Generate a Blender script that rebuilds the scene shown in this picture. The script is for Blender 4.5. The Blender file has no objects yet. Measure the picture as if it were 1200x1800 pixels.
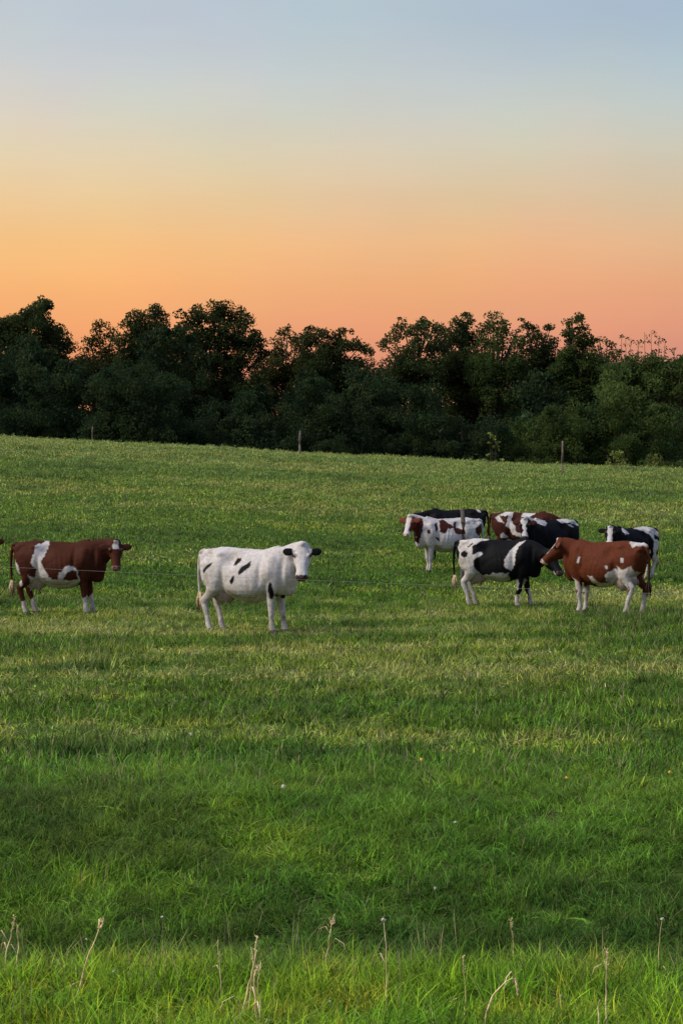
import bpy, math, random
import numpy as np
from mathutils import Vector, Matrix

R = math.radians
scene = bpy.context.scene
C = scene.collection
random.seed(7)
rng = np.random.default_rng(11)

# ------------------------------------------------------------------ camera
EYE = 2.2            # height of the lens above the pasture by the cows
FPX = 3900.0         # focal length in pixels of the 1200 x 1800 photograph
HORIZON = 880.0      # row of the true horizon in the photograph
cam_d = bpy.data.cameras.new('camera')
cam_d.sensor_fit = 'VERTICAL'
cam_d.sensor_height = 36.0
cam_d.lens = 36.0 * FPX / 1800.0
cam_d.clip_start = 0.2
cam_d.clip_end = 6000.0
cam = bpy.data.objects.new('camera', cam_d)
C.objects.link(cam)
cam.location = (0, 0, EYE)
cam.rotation_euler = (R(90) - math.atan((900 - HORIZON) / FPX), 0, 0)
scene.camera = cam

# ------------------------------------------------------------------ sky, sun, exposure
SUN_STRENGTH = 1.5
SUN_AZ = -102.0      # degrees, 0 = straight ahead, negative = to the left
SUN_EL = 44.0
SUN_ANGLE = 20.0
EXPOSURE = 1.4
SKY_GAIN = 2 ** -1.4


def lin(c):
    return tuple(((v / 255.0) / 12.92 if v / 255.0 <= 0.04045 else (((v / 255.0) + 0.055) / 1.055) ** 2.4) for v in c)


world = bpy.data.worlds.new('World')
scene.world = world
world.use_nodes = True
wn = world.node_tree
wn.nodes.clear()


def wnode(t, **kw):
    n = wn.nodes.new(t)
    for k, v in kw.items():
        setattr(n, k, v)
    return n


tc = wnode('ShaderNodeTexCoord')
sep = wnode('ShaderNodeSeparateXYZ')
wn.links.new(tc.outputs['Generated'], sep.inputs[0])
mx = wnode('ShaderNodeMath', operation='MAXIMUM')
wn.links.new(sep.outputs['Z'], mx.inputs[0])
mx.inputs[1].default_value = 0.0
sq = wnode('ShaderNodeMath', operation='POWER')
wn.links.new(mx.outputs[0], sq.inputs[0])
sq.inputs[1].default_value = 0.5
# dusk sky: (row in the photograph, colour towards the afterglow, colour away from it)
SKY_ROWS = [
    (880, (214, 134, 108), (178, 128, 124)),
    (640, (238, 153, 107), (206, 142, 127)),
    (580, (246, 168, 111), (220, 152, 126)),
    (500, (250, 184, 118), (229, 167, 128)),
    (430, (249, 195, 130), (229, 181, 141)),
    (350, (240, 204, 154), (214, 191, 160)),
    (270, (229, 211, 178), (205, 199, 180)),
    (190, (216, 212, 196), (193, 201, 198)),
    (110, (204, 208, 207), (179, 195, 205)),
    (30, (196, 205, 211), (167, 187, 206)),
]
ramps = []
for which in (1, 2):
    rp = wnode('ShaderNodeValToRGB')
    rp.color_ramp.interpolation = 'EASE' if False else 'LINEAR'
    els = rp.color_ramp.elements
    while len(els) > 1:
        els.remove(els[-1])
    first = True
    for row in SKY_ROWS:
        el = math.atan((HORIZON - row[0]) / FPX)
        pos = math.sqrt(max(0.0, math.sin(el)))
        e = els[0] if first else els.new(pos)
        e.position = pos
        e.color = (*lin(row[which]), 1)
        first = False
    for pos, col in ((0.60, ((180, 195, 213), (150, 175, 208))), (0.78, ((168, 188, 222), (132, 162, 210))), (1.0, ((160, 182, 222), (128, 158, 210)))):
        e = els.new(pos)
        e.color = (*lin(col[which - 1]), 1)
    wn.links.new(sq.outputs[0], rp.inputs[0])
    ramps.append(rp)
dot = wnode('ShaderNodeVectorMath', operation='DOT_PRODUCT')
wn.links.new(tc.outputs['Generated'], dot.inputs[0])
GLOW_AZ = R(-50)
dot.inputs[1].default_value = (math.sin(GLOW_AZ), math.cos(GLOW_AZ), 0)
mr = wnode('ShaderNodeMapRange')
wn.links.new(dot.outputs['Value'], mr.inputs['Value'])
mr.inputs['From Min'].default_value = 0.50
mr.inputs['From Max'].default_value = 0.76
mixc = wnode('ShaderNodeMix', data_type='RGBA')
wn.links.new(mr.outputs[0], mixc.inputs['Factor'])
wn.links.new(ramps[1].outputs[0], mixc.inputs[6])
wn.links.new(ramps[0].outputs[0], mixc.inputs[7])
# thin uneven haze in long level streaks
vm = wnode('ShaderNodeVectorMath', operation='MULTIPLY')
wn.links.new(tc.outputs['Generated'], vm.inputs[0])
vm.inputs[1].default_value = (5.0, 5.0, 42.0)
wz = wnode('ShaderNodeTexNoise')
wz.inputs['Scale'].default_value = 1.0
wz.inputs['Detail'].default_value = 4
wn.links.new(vm.outputs[0], wz.inputs['Vector'])
wm = wnode('ShaderNodeMapRange')
wn.links.new(wz.outputs['Fac'], wm.inputs['Value'])
wm.inputs['From Min'].default_value = 0.3
wm.inputs['From Max'].default_value = 0.7
wm.inputs['To Min'].default_value = 0.984
wm.inputs['To Max'].default_value = 1.016
ws = wnode('ShaderNodeVectorMath', operation='SCALE')
wn.links.new(mixc.outputs[2], ws.inputs[0])
wn.links.new(wm.outputs[0], ws.inputs['Scale'])
bg = wnode('ShaderNodeBackground')
bg.inputs['Strength'].default_value = SKY_GAIN
# a faint mottling of tint in the haze
wz2 = wnode('ShaderNodeTexNoise')
wz2.inputs['Scale'].default_value = 16.0
wz2.inputs['Detail'].default_value = 2
wn.links.new(tc.outputs['Generated'], wz2.inputs['Vector'])
wv = wnode('ShaderNodeVectorMath', operation='MULTIPLY_ADD')
wn.links.new(wz2.outputs['Color'], wv.inputs[0])
wv.inputs[1].default_value = (0.14, 0.10, 0.14)
wv.inputs[2].default_value = (0.93, 0.95, 0.93)
wt = wnode('ShaderNodeVectorMath', operation='MULTIPLY')
wn.links.new(ws.outputs[0], wt.inputs[0])
wn.links.new(wv.outputs[0], wt.inputs[1])
wn.links.new(wt.outputs[0], bg.inputs['Color'])
wo = wnode('ShaderNodeOutputWorld')
wn.links.new(bg.outputs[0], wo.inputs[0])

sun_d = bpy.data.lights.new('sun', 'SUN')
sun_d.energy = SUN_STRENGTH
sun_d.angle = R(SUN_ANGLE)
sun_d.color = (1.0, 0.88, 0.70)
sun = bpy.data.objects.new('sun', sun_d)
C.objects.link(sun)
sv = Vector((math.sin(R(SUN_AZ)) * math.cos(R(SUN_EL)), math.cos(R(SUN_AZ)) * math.cos(R(SUN_EL)), math.sin(R(SUN_EL))))
sun.rotation_euler = (-sv).to_track_quat('-Z', 'Y').to_euler()

vs = scene.view_settings
vs.view_transform = 'Standard'
vs.look = 'None'
vs.exposure = EXPOSURE
vs.gamma = 1.0
vs.use_curve_mapping = False
scene.cycles.max_bounces = 8
scene.cycles.diffuse_bounces = 3
scene.cycles.transmission_bounces = 4

# ------------------------------------------------------------------ helpers


def vnoise(x, y, s=1.0, seed=0):
    """smooth value noise in 0..1"""
    x = np.asarray(x, float) / s
    y = np.asarray(y, float) / s
    xi = np.floor(x).astype(np.int64)
    yi = np.floor(y).astype(np.int64)
    fx = x - xi
    fy = y - yi
    fx = fx * fx * (3 - 2 * fx)
    fy = fy * fy * (3 - 2 * fy)

    def h(a, b):
        n = (a * 374761393 + b * 668265263 + seed * 982451653) & 0xFFFFFFFF
        n = ((n ^ (n >> 13)) * 1274126177) & 0xFFFFFFFF
        n = n ^ (n >> 16)
        return (n & 0xFFFF) / 65535.0
    return (h(xi, yi) * (1 - fx) + h(xi + 1, yi) * fx) * (1 - fy) + (h(xi, yi + 1) * (1 - fx) + h(xi + 1, yi + 1) * fx) * fy


def softplus(v, s):
    v = np.asarray(v, float)
    return s * np.logaddexp(0.0, v / s)


def smooth(a, b, v):
    t = np.clip((np.asarray(v, float) - a) / (b - a), 0, 1)
    return t * t * (3 - 2 * t)


def ground_z(x, y):
    x = np.asarray(x, float)
    y = np.asarray(y, float)
    z = 0.0722 * softplus(y - 53, 4)                        # the slope of the pasture
    z = z - 0.16 * softplus(y - 121, 2.2)                  # over the crest
    z = z + 0.082 * softplus(y - 165, 5)                   # level ground under the trees
    xr = np.clip(x, -60, 60)
    z = z - 0.050 * xr * np.clip((y - 35) / 75, 0, 1)
    bank = 0.06 * (1 - smooth(9.6, 11.0, y))               # roadside bank
    ditch = -0.55 * smooth(9.9, 11.6, y) * (1 - smooth(11.9, 16.5, y))
    z = z + bank + ditch
    far = np.clip((y - 16) / 20, 0, 1)
    z = z + far * (0.30 * (vnoise(x, y, 9.0, 3) - .5) * (1 - .35 * np.clip((y - 60) / 40, 0, 1)) + 0.10 * (vnoise(x, y, 3.1, 4) - .5))
    z = z + 0.05 * (vnoise(x, y, 0.9, 5) - .5)
    return z


def px_at(px, y):
    return (px - 600.0) / FPX * y


def z_at(py, y):
    return EYE + (HORIZON - py) / FPX * y


def link(name, mesh, mats=(), parent=None):
    o = bpy.data.objects.new(name, mesh)
    for m in mats:
        mesh.materials.append(m)
    C.objects.link(o)
    if parent:
        o.parent = parent
    return o


def thing(name, label, cat, loc=(0, 0, 0), rotz=0.0, group=None):
    o = bpy.data.objects.new(name, None)
    C.objects.link(o)
    o.empty_display_size = 0.2
    o.location = loc
    o.rotation_euler = (0, 0, rotz)
    tag(o, label, cat, group)
    return o


def tag(o, label, cat, group=None):
    o['label'] = label
    o['category'] = cat
    if group:
        o['group'] = group
    return o


def mesh_from(name, verts, faces, smooth_=False):
    me = bpy.data.meshes.new(name)
    me.from_pydata([tuple(v) for v in verts], [], faces)
    if smooth_:
        me.polygons.foreach_set('use_smooth', [True] * len(me.polygons))
    me.update()
    return me


class Geo:
    def __init__(self):
        self.v = []
        self.f = []

    def rings(self, rings, cap=True):
        b = len(self.v)
        n = len(rings[0])
        for r in rings:
            self.v.extend([tuple(p) for p in r])
        for i in range(len(rings) - 1):
            for j in range(n):
                k = (j + 1) % n
                self.f.append((b + i * n + j, b + i * n + k, b + (i + 1) * n + k, b + (i + 1) * n + j))
        if cap:
            self.f.append(tuple(b + j for j in reversed(range(n))))
            e = b + (len(rings) - 1) * n
            self.f.append(tuple(e + j for j in range(n)))

    def tube(self, pts, radii, n=10, up=None):
        """pts along a path; radii scalar or (side, up) pairs"""
        P = [Vector(p) for p in pts]
        rings = []
        ref = Vector(up) if up else Vector((0, 0, 1))
        for i, p in enumerate(P):
            t = (P[min(i + 1, len(P) - 1)] - P[max(i - 1, 0)])
            t.normalize()
            u = ref - t * ref.dot(t)
            if u.length < 1e-3:
                u = Vector((1, 0, 0)) - t * t.x
            u.normalize()
            s = t.cross(u)
            r = radii[i]
            rs, ru = r if isinstance(r, tuple) else (r, r)
            rings.append([p + s * (rs * math.cos(2 * math.pi * k / n)) + u * (ru * math.sin(2 * math.pi * k / n)) for k in range(n)])
        self.rings(rings)

    def ball(self, c, r, n=10, rot=None):
        c = Vector(c)
        rings = []
        for i in range(1, n):
            a = math.pi * i / n
            ring = []
            for k in range(2 * n):
                b = math.pi * k / n
                p = Vector((r[0] * math.sin(a) * math.cos(b), r[1] * math.sin(a) * math.sin(b), -r[2] * math.cos(a)))
                if rot:
                    p = rot @ p
                ring.append(c + p)
            rings.append(ring)
        self.rings(rings)

    def mesh(self, name, smooth_=True):
        return mesh_from(name, self.v, self.f, smooth_)


def set_attr(me, name, typ, dom, data):
    a = me.attributes.new(name, typ, dom)
    key = 'value' if typ in ('FLOAT', 'INT') else ('color' if typ in ('FLOAT_COLOR', 'BYTE_COLOR') else 'vector')
    a.data.foreach_set(key, np.ascontiguousarray(data).ravel())


def mat(name):
    m = bpy.data.materials.new(name)
    m.use_nodes = True
    nt = m.node_tree
    b = nt.nodes['Principled BSDF']
    return m, nt, b


def simple_mat(name, col, rough=0.8, noise=0.0, scale=20.0, bump=0.0):
    m, nt, b = mat(name)
    b.inputs['Roughness'].default_value = rough
    b.inputs['Specular IOR Level'].default_value = 0.25
    tcx = nt.nodes.new('ShaderNodeTexCoord')
    nz = nt.nodes.new('ShaderNodeTexNoise')
    nz.inputs['Scale'].default_value = scale
    nz.inputs['Detail'].default_value = 5
    nt.links.new(tcx.outputs['Object'], nz.inputs['Vector'])
    rp = nt.nodes.new('ShaderNodeValToRGB')
    rp.color_ramp.elements[0].position = 0.3
    rp.color_ramp.elements[1].position = 0.7
    rp.color_ramp.elements[0].color = (*[c * (1 - noise) for c in col], 1)
    rp.color_ramp.elements[1].color = (*[min(1, c * (1 + noise)) for c in col], 1)
    nt.links.new(nz.outputs['Fac'], rp.inputs[0])
    nt.links.new(rp.outputs[0], b.inputs['Base Color'])
    if bump:
        bp = nt.nodes.new('ShaderNodeBump')
        bp.inputs['Strength'].default_value = bump
        bp.inputs['Distance'].default_value = 0.02
        nt.links.new(nz.outputs['Fac'], bp.inputs['Height'])
        nt.links.new(bp.outputs[0], b.inputs['Normal'])
    return m


# ------------------------------------------------------------------ ground sheet
def build_ground():
    ys = np.concatenate([np.linspace(-120, 4, 26)[:-1], np.linspace(4, 18, 150)[:-1], np.geomspace(18, 60, 190)[:-1],
                         np.linspace(60, 170, 190)[:-1], np.geomspace(170, 3000, 40)])
    u = np.linspace(-1, 1, 181)
    sh = np.sinh(u * 3.0) / np.sinh(3.0)
    V = []
    for y in ys:
        half = 14 + 0.45 * abs(y) + (max(0, y - 170)) * 0.6 + (max(0, -y)) * 1.0
        xs = np.sign(sh) * np.where(np.abs(u) < 0.75, np.abs(u) / 0.75 * half, half + (np.abs(u) - 0.75) / 0.25 * (900 + half))
        V.append(np.stack([xs, np.full_like(xs, y), ground_z(xs, np.full_like(xs, y))], 1))
    V = np.concatenate(V)
    nx = len(u)
    ny = len(ys)
    F = []
    for j in range(ny - 1):
        for i in range(nx - 1):
            a = j * nx + i
            F.append((a, a + 1, a + nx + 1, a + nx))
    me = mesh_from('ground', V, F, True)
    m, nt, b = mat('soil_and_thatch')
    b.inputs['Roughness'].default_value = 1.0
    b.inputs['Specular IOR Level'].default_value = 0.0
    tcx = nt.nodes.new('ShaderNodeTexCoord')
    n1 = nt.nodes.new('ShaderNodeTexNoise')
    n1.inputs['Scale'].default_value = 0.6
    n1.inputs['Detail'].default_value = 8
    n2 = nt.nodes.new('ShaderNodeTexNoise')
    n2.inputs['Scale'].default_value = 9
    n2.inputs['Detail'].default_value = 6
    nt.links.new(tcx.outputs['Object'], n1.inputs['Vector'])
    nt.links.new(tcx.outputs['Object'], n2.inputs['Vector'])
    rp = nt.nodes.new('ShaderNodeValToRGB')
    rp.color_ramp.elements[0].position = 0.35
    rp.color_ramp.elements[0].color = (0.035, 0.052, 0.014, 1)
    rp.color_ramp.elements[1].position = 0.7
    rp.color_ramp.elements[1].color = (0.085, 0.125, 0.032, 1)
    e = rp.color_ramp.elements.new(0.52)
    e.color = (0.055, 0.095, 0.022, 1)
    mxn = nt.nodes.new('ShaderNodeMix')
    mxn.inputs[0].default_value = 0.5
    nt.links.new(n1.outputs['Fac'], mxn.inputs[2])
    nt.links.new(n2.outputs['Fac'], mxn.inputs[3])
    nt.links.new(mxn.outputs[0], rp.inputs[0])
    nt.links.new(rp.outputs[0], b.inputs['Base Color'])
    o = link('ground', me, [m])
    o['kind'] = 'structure'


build_ground()


# ------------------------------------------------------------------ far wooded hill
def build_hill():
    V, F = [], []
    nx, ny = 80, 20
    for j in range(ny):
        v = j / (ny - 1)
        for i in range(nx):
            u = i / (nx - 1)
            x = 10 + u * 700
            y = 560 + v * 400
            ridge = 44 + 6 * float(smooth(60, 160, x)) - 26 * float(smooth(74, 20, x))
            prof = math.sin(math.pi * min(1, v / 0.9)) ** 0.8 if v < 0.9 else 0
            z = -2 + ridge * prof
            z += prof * (2.6 * float(vnoise(x, y, 7, 2)) + 2.5 * float(vnoise(x, y, 30, 9)))
            V.append((x, y, z))
    for j in range(ny - 1):
        for i in range(nx - 1):
            a = j * nx + i
            F.append((a, a + 1, a + nx + 1, a + nx))
    o = link('hill', mesh_from('hill', V, F, True), [simple_mat('far_woodland', (0.020, 0.036, 0.016), 1.0, 0.5, 0.12)])
    o['kind'] = 'structure'
    o.data.materials[0].node_tree.nodes['Principled BSDF'].inputs['Specular IOR Level'].default_value = 0.0


build_hill()

# ------------------------------------------------------------------ trees
def leaf_mat(name, dark, light, trans=0.35):
    m = bpy.data.materials.new(name)
    m.use_nodes = True
    nt = m.node_tree
    nt.nodes.clear()
    at = nt.nodes.new('ShaderNodeAttribute')
    at.attribute_name = 'tint'
    rp = nt.nodes.new('ShaderNodeValToRGB')
    rp.color_ramp.elements[0].color = (*dark, 1)
    rp.color_ramp.elements[1].color = (*light, 1)
    nt.links.new(at.outputs['Fac'], rp.inputs[0])
    oi = nt.nodes.new('ShaderNodeObjectInfo')
    hs = nt.nodes.new('ShaderNodeHueSaturation')
    mp = nt.nodes.new('ShaderNodeMapRange')
    mp.inputs['To Min'].default_value = 0.75
    mp.inputs['To Max'].default_value = 1.2
    nt.links.new(oi.outputs['Random'], mp.inputs['Value'])
    nt.links.new(mp.outputs[0], hs.inputs['Value'])
    nt.links.new(rp.outputs[0], hs.inputs['Color'])
    d = nt.nodes.new('ShaderNodeBsdfDiffuse')
    t = nt.nodes.new('ShaderNodeBsdfTranslucent')
    mxs = nt.nodes.new('ShaderNodeMixShader')
    mxs.inputs[0].default_value = trans
    nt.links.new(hs.outputs[0], d.inputs[0])
    nt.links.new(hs.outputs[0], t.inputs[0])
    nt.links.new(d.outputs[0], mxs.inputs[1])
    nt.links.new(t.outputs[0], mxs.inputs[2])
    out = nt.nodes.new('ShaderNodeOutputMaterial')
    nt.links.new(mxs.outputs[0], out.inputs[0])
    return m


M_LEAF = leaf_mat('tree_leaves', (0.024, 0.042, 0.018), (0.078, 0.102, 0.034), 0.42)
M_LEAF_GREEN = leaf_mat('tree_leaves_green', (0.040, 0.070, 0.024), (0.110, 0.155, 0.042), 0.42)
M_LEAF_BROWN = leaf_mat('tree_leaves_olive', (0.032, 0.042, 0.017), (0.102, 0.106, 0.034), 0.42)
M_SHRUB = leaf_mat('shrub_leaves', (0.016, 0.034, 0.018), (0.054, 0.080, 0.032), 0.32)
M_PALE = leaf_mat('pale_shrub_leaves', (0.09, 0.12, 0.03), (0.24, 0.27, 0.07), 0.35)
M_BARK = simple_mat('bark', (0.06, 0.05, 0.04), 0.95, 0.4, 6, 0.6)


def leaf_mesh(name, clumps, leaf=(0.16, 0.34), seed=0, flat=0.75):
    """clumps: list of (centre, radius, count)"""
    g = np.random.default_rng(seed)
    cs, tints = [], []
    for (c, r, n, tv) in clumps:
        d = g.normal(size=(n, 3))
        d /= np.linalg.norm(d, axis=1)[:, None]
        rr = r * g.uniform(0.15, 1.0, n) ** 0.5
        p = np.asarray(c) + d * rr[:, None] * np.array([1, 1, flat])
        cs.append(p)
        tints.append(np.clip(tv + g.normal(0, 0.18, n), 0, 1))
    P = np.concatenate(cs)
    T = np.concatenate(tints)
    n = len(P)
    a = g.normal(size=(n, 3))
    a /= np.linalg.norm(a, axis=1)[:, None]
    b = np.cross(a, g.normal(size=(n, 3)))
    b /= np.linalg.norm(b, axis=1)[:, None]
    L = g.uniform(leaf[0], leaf[1], n)[:, None]
    V = np.empty((n, 4, 3))
    V[:, 0] = P - a * L * 0.5
    V[:, 1] = P + b * L * 0.3 - a * L * 0.05
    V[:, 2] = P + a * L * 0.5
    V[:, 3] = P - b * L * 0.3 - a * L * 0.05
    me = bpy.data.meshes.new(name)
    me.vertices.add(n * 4)
    me.vertices.foreach_set('co', V.ravel())
    me.loops.add(n * 4)
    me.loops.foreach_set('vertex_index', np.arange(n * 4, dtype=np.int32))
    me.polygons.add(n)
    me.polygons.foreach_set('loop_start', np.arange(0, n * 4, 4, dtype=np.int32))
    me.update(calc_edges=True)
    set_attr(me, 'tint', 'FLOAT', 'POINT', np.repeat(T, 4))
    return me


def tree_px(label, name, d, lobes, trunk_px, seed, dens=1.0, m=None, clump=0.95, leaf=(0.16, 0.34), fill=1.0):
    """one deciduous tree standing d metres away; lobes: (column, row, radius) of its crown masses"""
    r = random.Random(seed)
    g = np.random.default_rng(seed)
    x0 = px_at(trunk_px, d)
    zb = float(ground_z(x0, d))
    root = thing(name, label, 'tree', (x0, d, zb), 0, 'trees of the line behind the pasture')
    clumps = []
    s = d / FPX
    tips = []
    for (px, py, pr) in list(lobes) + ([(trunk_px - 30, 652, 30), (trunk_px + 28, 656, 30), (trunk_px, 700, 44)] if len(lobes) > 5 else []):
        c = np.array([px_at(px, d) - x0, 0, z_at(py, d) - zb])
        rad = pr * s
        n = max(5, int((fill if py < 640 else max(fill, 0.95)) * 15 * (rad / 1.2) ** 2))
        dep = r.uniform(-0.5, 0.5)
        for k in range(n):
            dv = g.normal(size=3)
            dv /= np.linalg.norm(dv)
            q = c + dv * rad * (0.25 + 0.72 * g.random() ** 0.6) * np.array([1.0, 1.25, 1.0]) + np.array([0, dep, 0])
            cr = clump * g.uniform(0.45, 1.0)
            cr = min(cr, rad * 0.75)
            cnt = int(dens * 165 * (cr / 0.8) ** 2)
            clumps.append((q, cr, max(8, cnt), float(np.clip(g.normal(0.42, 0.2), 0, 1))))
            if k % 3 == 0:
                tips.append(q)
        tips.append(c)
    cm = leaf_mesh('crown', clumps, leaf, seed)
    link('crown', cm, [m or M_LEAF], root)
    # trunk with limbs reaching into the crown masses
    ge = Geo()
    top = max(z_at(py + pr * 0.3, d) - zb for _, py, pr in lobes)
    th = top * 0.72
    tr = 0.16 + 0.011 * top
    pts = [(0, 0, -0.3), (0.05, 0, th * 0.2), (r.uniform(-.2, .2), r.uniform(-.2, .2), th * 0.5), (r.uniform(-.3, .3), r.uniform(-.3, .3), th * 0.8), (r.uniform(-.4, .4), 0, th)]
    ge.tube(pts, [tr * 1.3, tr, tr * 0.75, tr * 0.5, tr * 0.2], 8)
    r.shuffle(tips)
    for q in tips[:26]:
        zf = min(th * 0.95, max(th * 0.25, q[2] - (abs(q[0]) + abs(q[1])) * 0.9 - 0.6))
        k = zf / th
        bx = pts[2][0] * min(1, k * 2)
        mid = ((bx + q[0]) / 2 + r.uniform(-.2, .2), q[1] / 2, (zf + q[2]) / 2 + r.uniform(0, .4))
        ge.tube([(bx, 0, zf), mid, tuple(q)], [tr * 0.38, tr * 0.24, 0.025], 6)
    link('trunk', ge.mesh('trunk'), [M_BARK], root)
    return root


TREES = [
    ('tallest dense tree at the far left with a towered top', 186, [(75, 545, 22), (62, 575, 34), (28, 570, 28), (95, 585, 24), (40, 615, 45), (100, 618, 30), (-10, 600, 42), (60, 665, 60), (0, 680, 60), (110, 660, 34), (85, 535, 10), (70, 530, 9)], 52, M_LEAF, 1.0, 1.0),
    ('small loose olive tree with a thin feathery top between two taller trees', 192, [(180, 572, 14), (165, 592, 16), (197, 585, 14), (180, 610, 26), (150, 625, 22), (205, 625, 26), (178, 660, 45), (140, 670, 30)], 180, M_LEAF_BROWN, 0.6, 0.75),
    ('pointed leafy tree overlapping the broad round tree on its right', 188, [(270, 545, 17), (255, 565, 24), (238, 580, 22), (285, 565, 18), (225, 605, 22), (265, 605, 38), (300, 600, 26), (235, 650, 45), (290, 655, 40)], 262, M_LEAF, 0.9, 0.9),
    ('broad round-crowned dark tree, widest of the tree line', 184, [(375, 548, 20), (405, 552, 20), (345, 560, 22), (318, 562, 18), (430, 570, 22), (450, 590, 18), (380, 585, 40), (325, 605, 34), (425, 612, 34), (375, 640, 50), (460, 625, 14), (330, 665, 40), (430, 670, 40)], 382, M_LEAF, 0.95, 0.85),
    ('low tree with spiky twigs just right of the broad round tree', 190, [(492, 588, 13), (515, 592, 16), (490, 612, 20), (525, 615, 24), (495, 645, 32), (530, 660, 36), (505, 578, 7)], 508, M_LEAF_BROWN, 0.75, 0.8),
    ('flat topped leafy tree in the middle of the tree line', 187, [(545, 585, 13), (570, 592, 18), (600, 590, 14), (555, 615, 28), (595, 620, 28), (628, 606, 16), (645, 618, 14), (575, 660, 46), (630, 660, 38), (615, 583, 6)], 588, M_LEAF, 0.95, 0.95),
    ('wide tree with airy gaps and a flat domed top right of centre', 185, [(735, 572, 17), (710, 578, 16), (758, 574, 15), (690, 590, 14), (720, 598, 28), (675, 606, 12), (760, 605, 26), (700, 625, 20), (735, 645, 40), (690, 662, 34)], 728, M_LEAF, 0.85, 0.7),
    ('dark tree with upright tufts beside the airy domed tree', 189, [(800, 563, 13), (822, 562, 13), (785, 582, 18), (815, 588, 26), (840, 584, 16), (795, 620, 32), (835, 625, 30), (815, 665, 46), (815, 552, 6)], 812, M_LEAF, 0.95, 0.9),
    ('light olive tree with small rounded head near the right of the tree line', 186, [(867, 560, 13), (858, 575, 15), (885, 572, 15), (875, 595, 24), (850, 605, 18), (905, 598, 18), (880, 635, 36), (855, 665, 36)], 874, M_LEAF_GREEN, 0.7, 0.75),
    ('ragged tree with two tufted points beside the narrow round tree', 190, [(922, 572, 11), (938, 580, 12), (962, 578, 11), (928, 598, 20), (955, 602, 20), (975, 600, 12), (940, 630, 34), (970, 640, 28), (940, 670, 40), (917, 562, 6)], 942, M_LEAF, 0.75, 0.75),
    ('narrow upright round-headed tree standing proud on the right', 184, [(1018, 566, 13), (1003, 568, 12), (1000, 585, 13), (1025, 585, 14), (1010, 605, 22), (1032, 603, 12), (1005, 640, 34), (1035, 645, 26), (1020, 680, 36)], 1012, M_LEAF_GREEN, 1.0, 1.1),
    ('sparse tree with a drooping right side next to the narrow round tree', 188, [(1052, 596, 9), (1065, 602, 11), (1048, 615, 14), (1075, 612, 9), (1070, 630, 20), (1090, 622, 8), (1065, 660, 32), (1050, 690, 34)], 1062, M_LEAF_BROWN, 0.55, 0.7),
]
for i, (lab, d, lobes, tp, mm, dens, fill) in enumerate(TREES):
    tree_px(lab, 'deciduous_tree', d, lobes, tp, 100 + i, dens, mm, 0.95, (0.13, 0.29), fill)


def twig_tree(d, px, tops, label, seed):
    """thin half bare sapling seen against the sky"""
    x0 = px_at(px, d)
    zb = float(ground_z(x0, d))
    r = random.Random(seed)
    root = thing('young_tree', label, 'tree', (x0, d, zb), 0, 'thin saplings by the far hill')
    ge = Geo()
    clumps = []
    for (tx, ty) in tops:
        q = Vector((px_at(tx, d) - x0, r.uniform(-.6, .6), z_at(ty, d) - zb))
        b = Vector((q.x * 0.15, 0, q.z * 0.35))
        m = b.lerp(q, 0.6) + Vector((r.uniform(-.15, .15), 0, 0))
        ge.tube([(0, 0, -0.2), b, m, q], [0.07, 0.05, 0.035, 0.015], 5)
        for k in range(12):
            f = r.uniform(0.42, 1.02)
            c = m.lerp(q, (f - 0.4) / 0.6) + Vector((r.uniform(-.35, .35), r.uniform(-.3, .3), r.uniform(-.2, .2)))
            clumps.append((tuple(c), 0.28, 9, 0.35))
    for k in range(45):
        q = Vector((r.uniform(-1.7, 1.7), r.uniform(-1, 1), r.uniform(0.25, 0.70) * (z_at(min(t[1] for t in tops), d) - zb)))
        clumps.append((tuple(q), 0.7, 46, 0.35))
    link('crown', leaf_mesh('crown', clumps, (0.12, 0.26), seed), [M_LEAF], root)
    link('trunk', ge.mesh('trunk'), [M_BARK], root)


for i, (lab, d, lobes, tp, mm, dens, fill) in enumerate((
        ('low rounded green tree before the hill, left of the feathery sapling', 181, [(1100, 645, 24), (1085, 660, 26), (1120, 655, 22), (1100, 690, 34)], 1100, M_LEAF_GREEN, 0.9, 0.9),
        ('low bushy tree before the hill, below the feathery sapling', 180, [(1145, 640, 24), (1160, 655, 26), (1130, 660, 22), (1150, 690, 36)], 1148, M_LEAF_GREEN, 0.9, 0.9),
        ('low bushy tree before the hill at the right edge', 179, [(1195, 650, 24), (1210, 645, 26), (1180, 665, 22), (1200, 690, 36)], 1196, M_LEAF_GREEN, 0.9, 0.9))):
    tree_px(lab, 'deciduous_tree', d, lobes, tp, 140 + i, dens, mm, 0.95, (0.13, 0.29), fill)

twig_tree(180, 1095, [(1090, 590), (1100, 594), (1108, 598)], 'thin half bare sapling left of the taller feathery one, hill behind', 31)
twig_tree(182, 1143, [(1130, 585), (1143, 581), (1158, 594), (1168, 600), (1120, 600)], 'feathery sapling with several upright twigs before the dark hill', 32)
twig_tree(181, 1186, [(1184, 612), (1196, 630), (1176, 640)], 'low sapling at the right edge of the tree line', 33)

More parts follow.
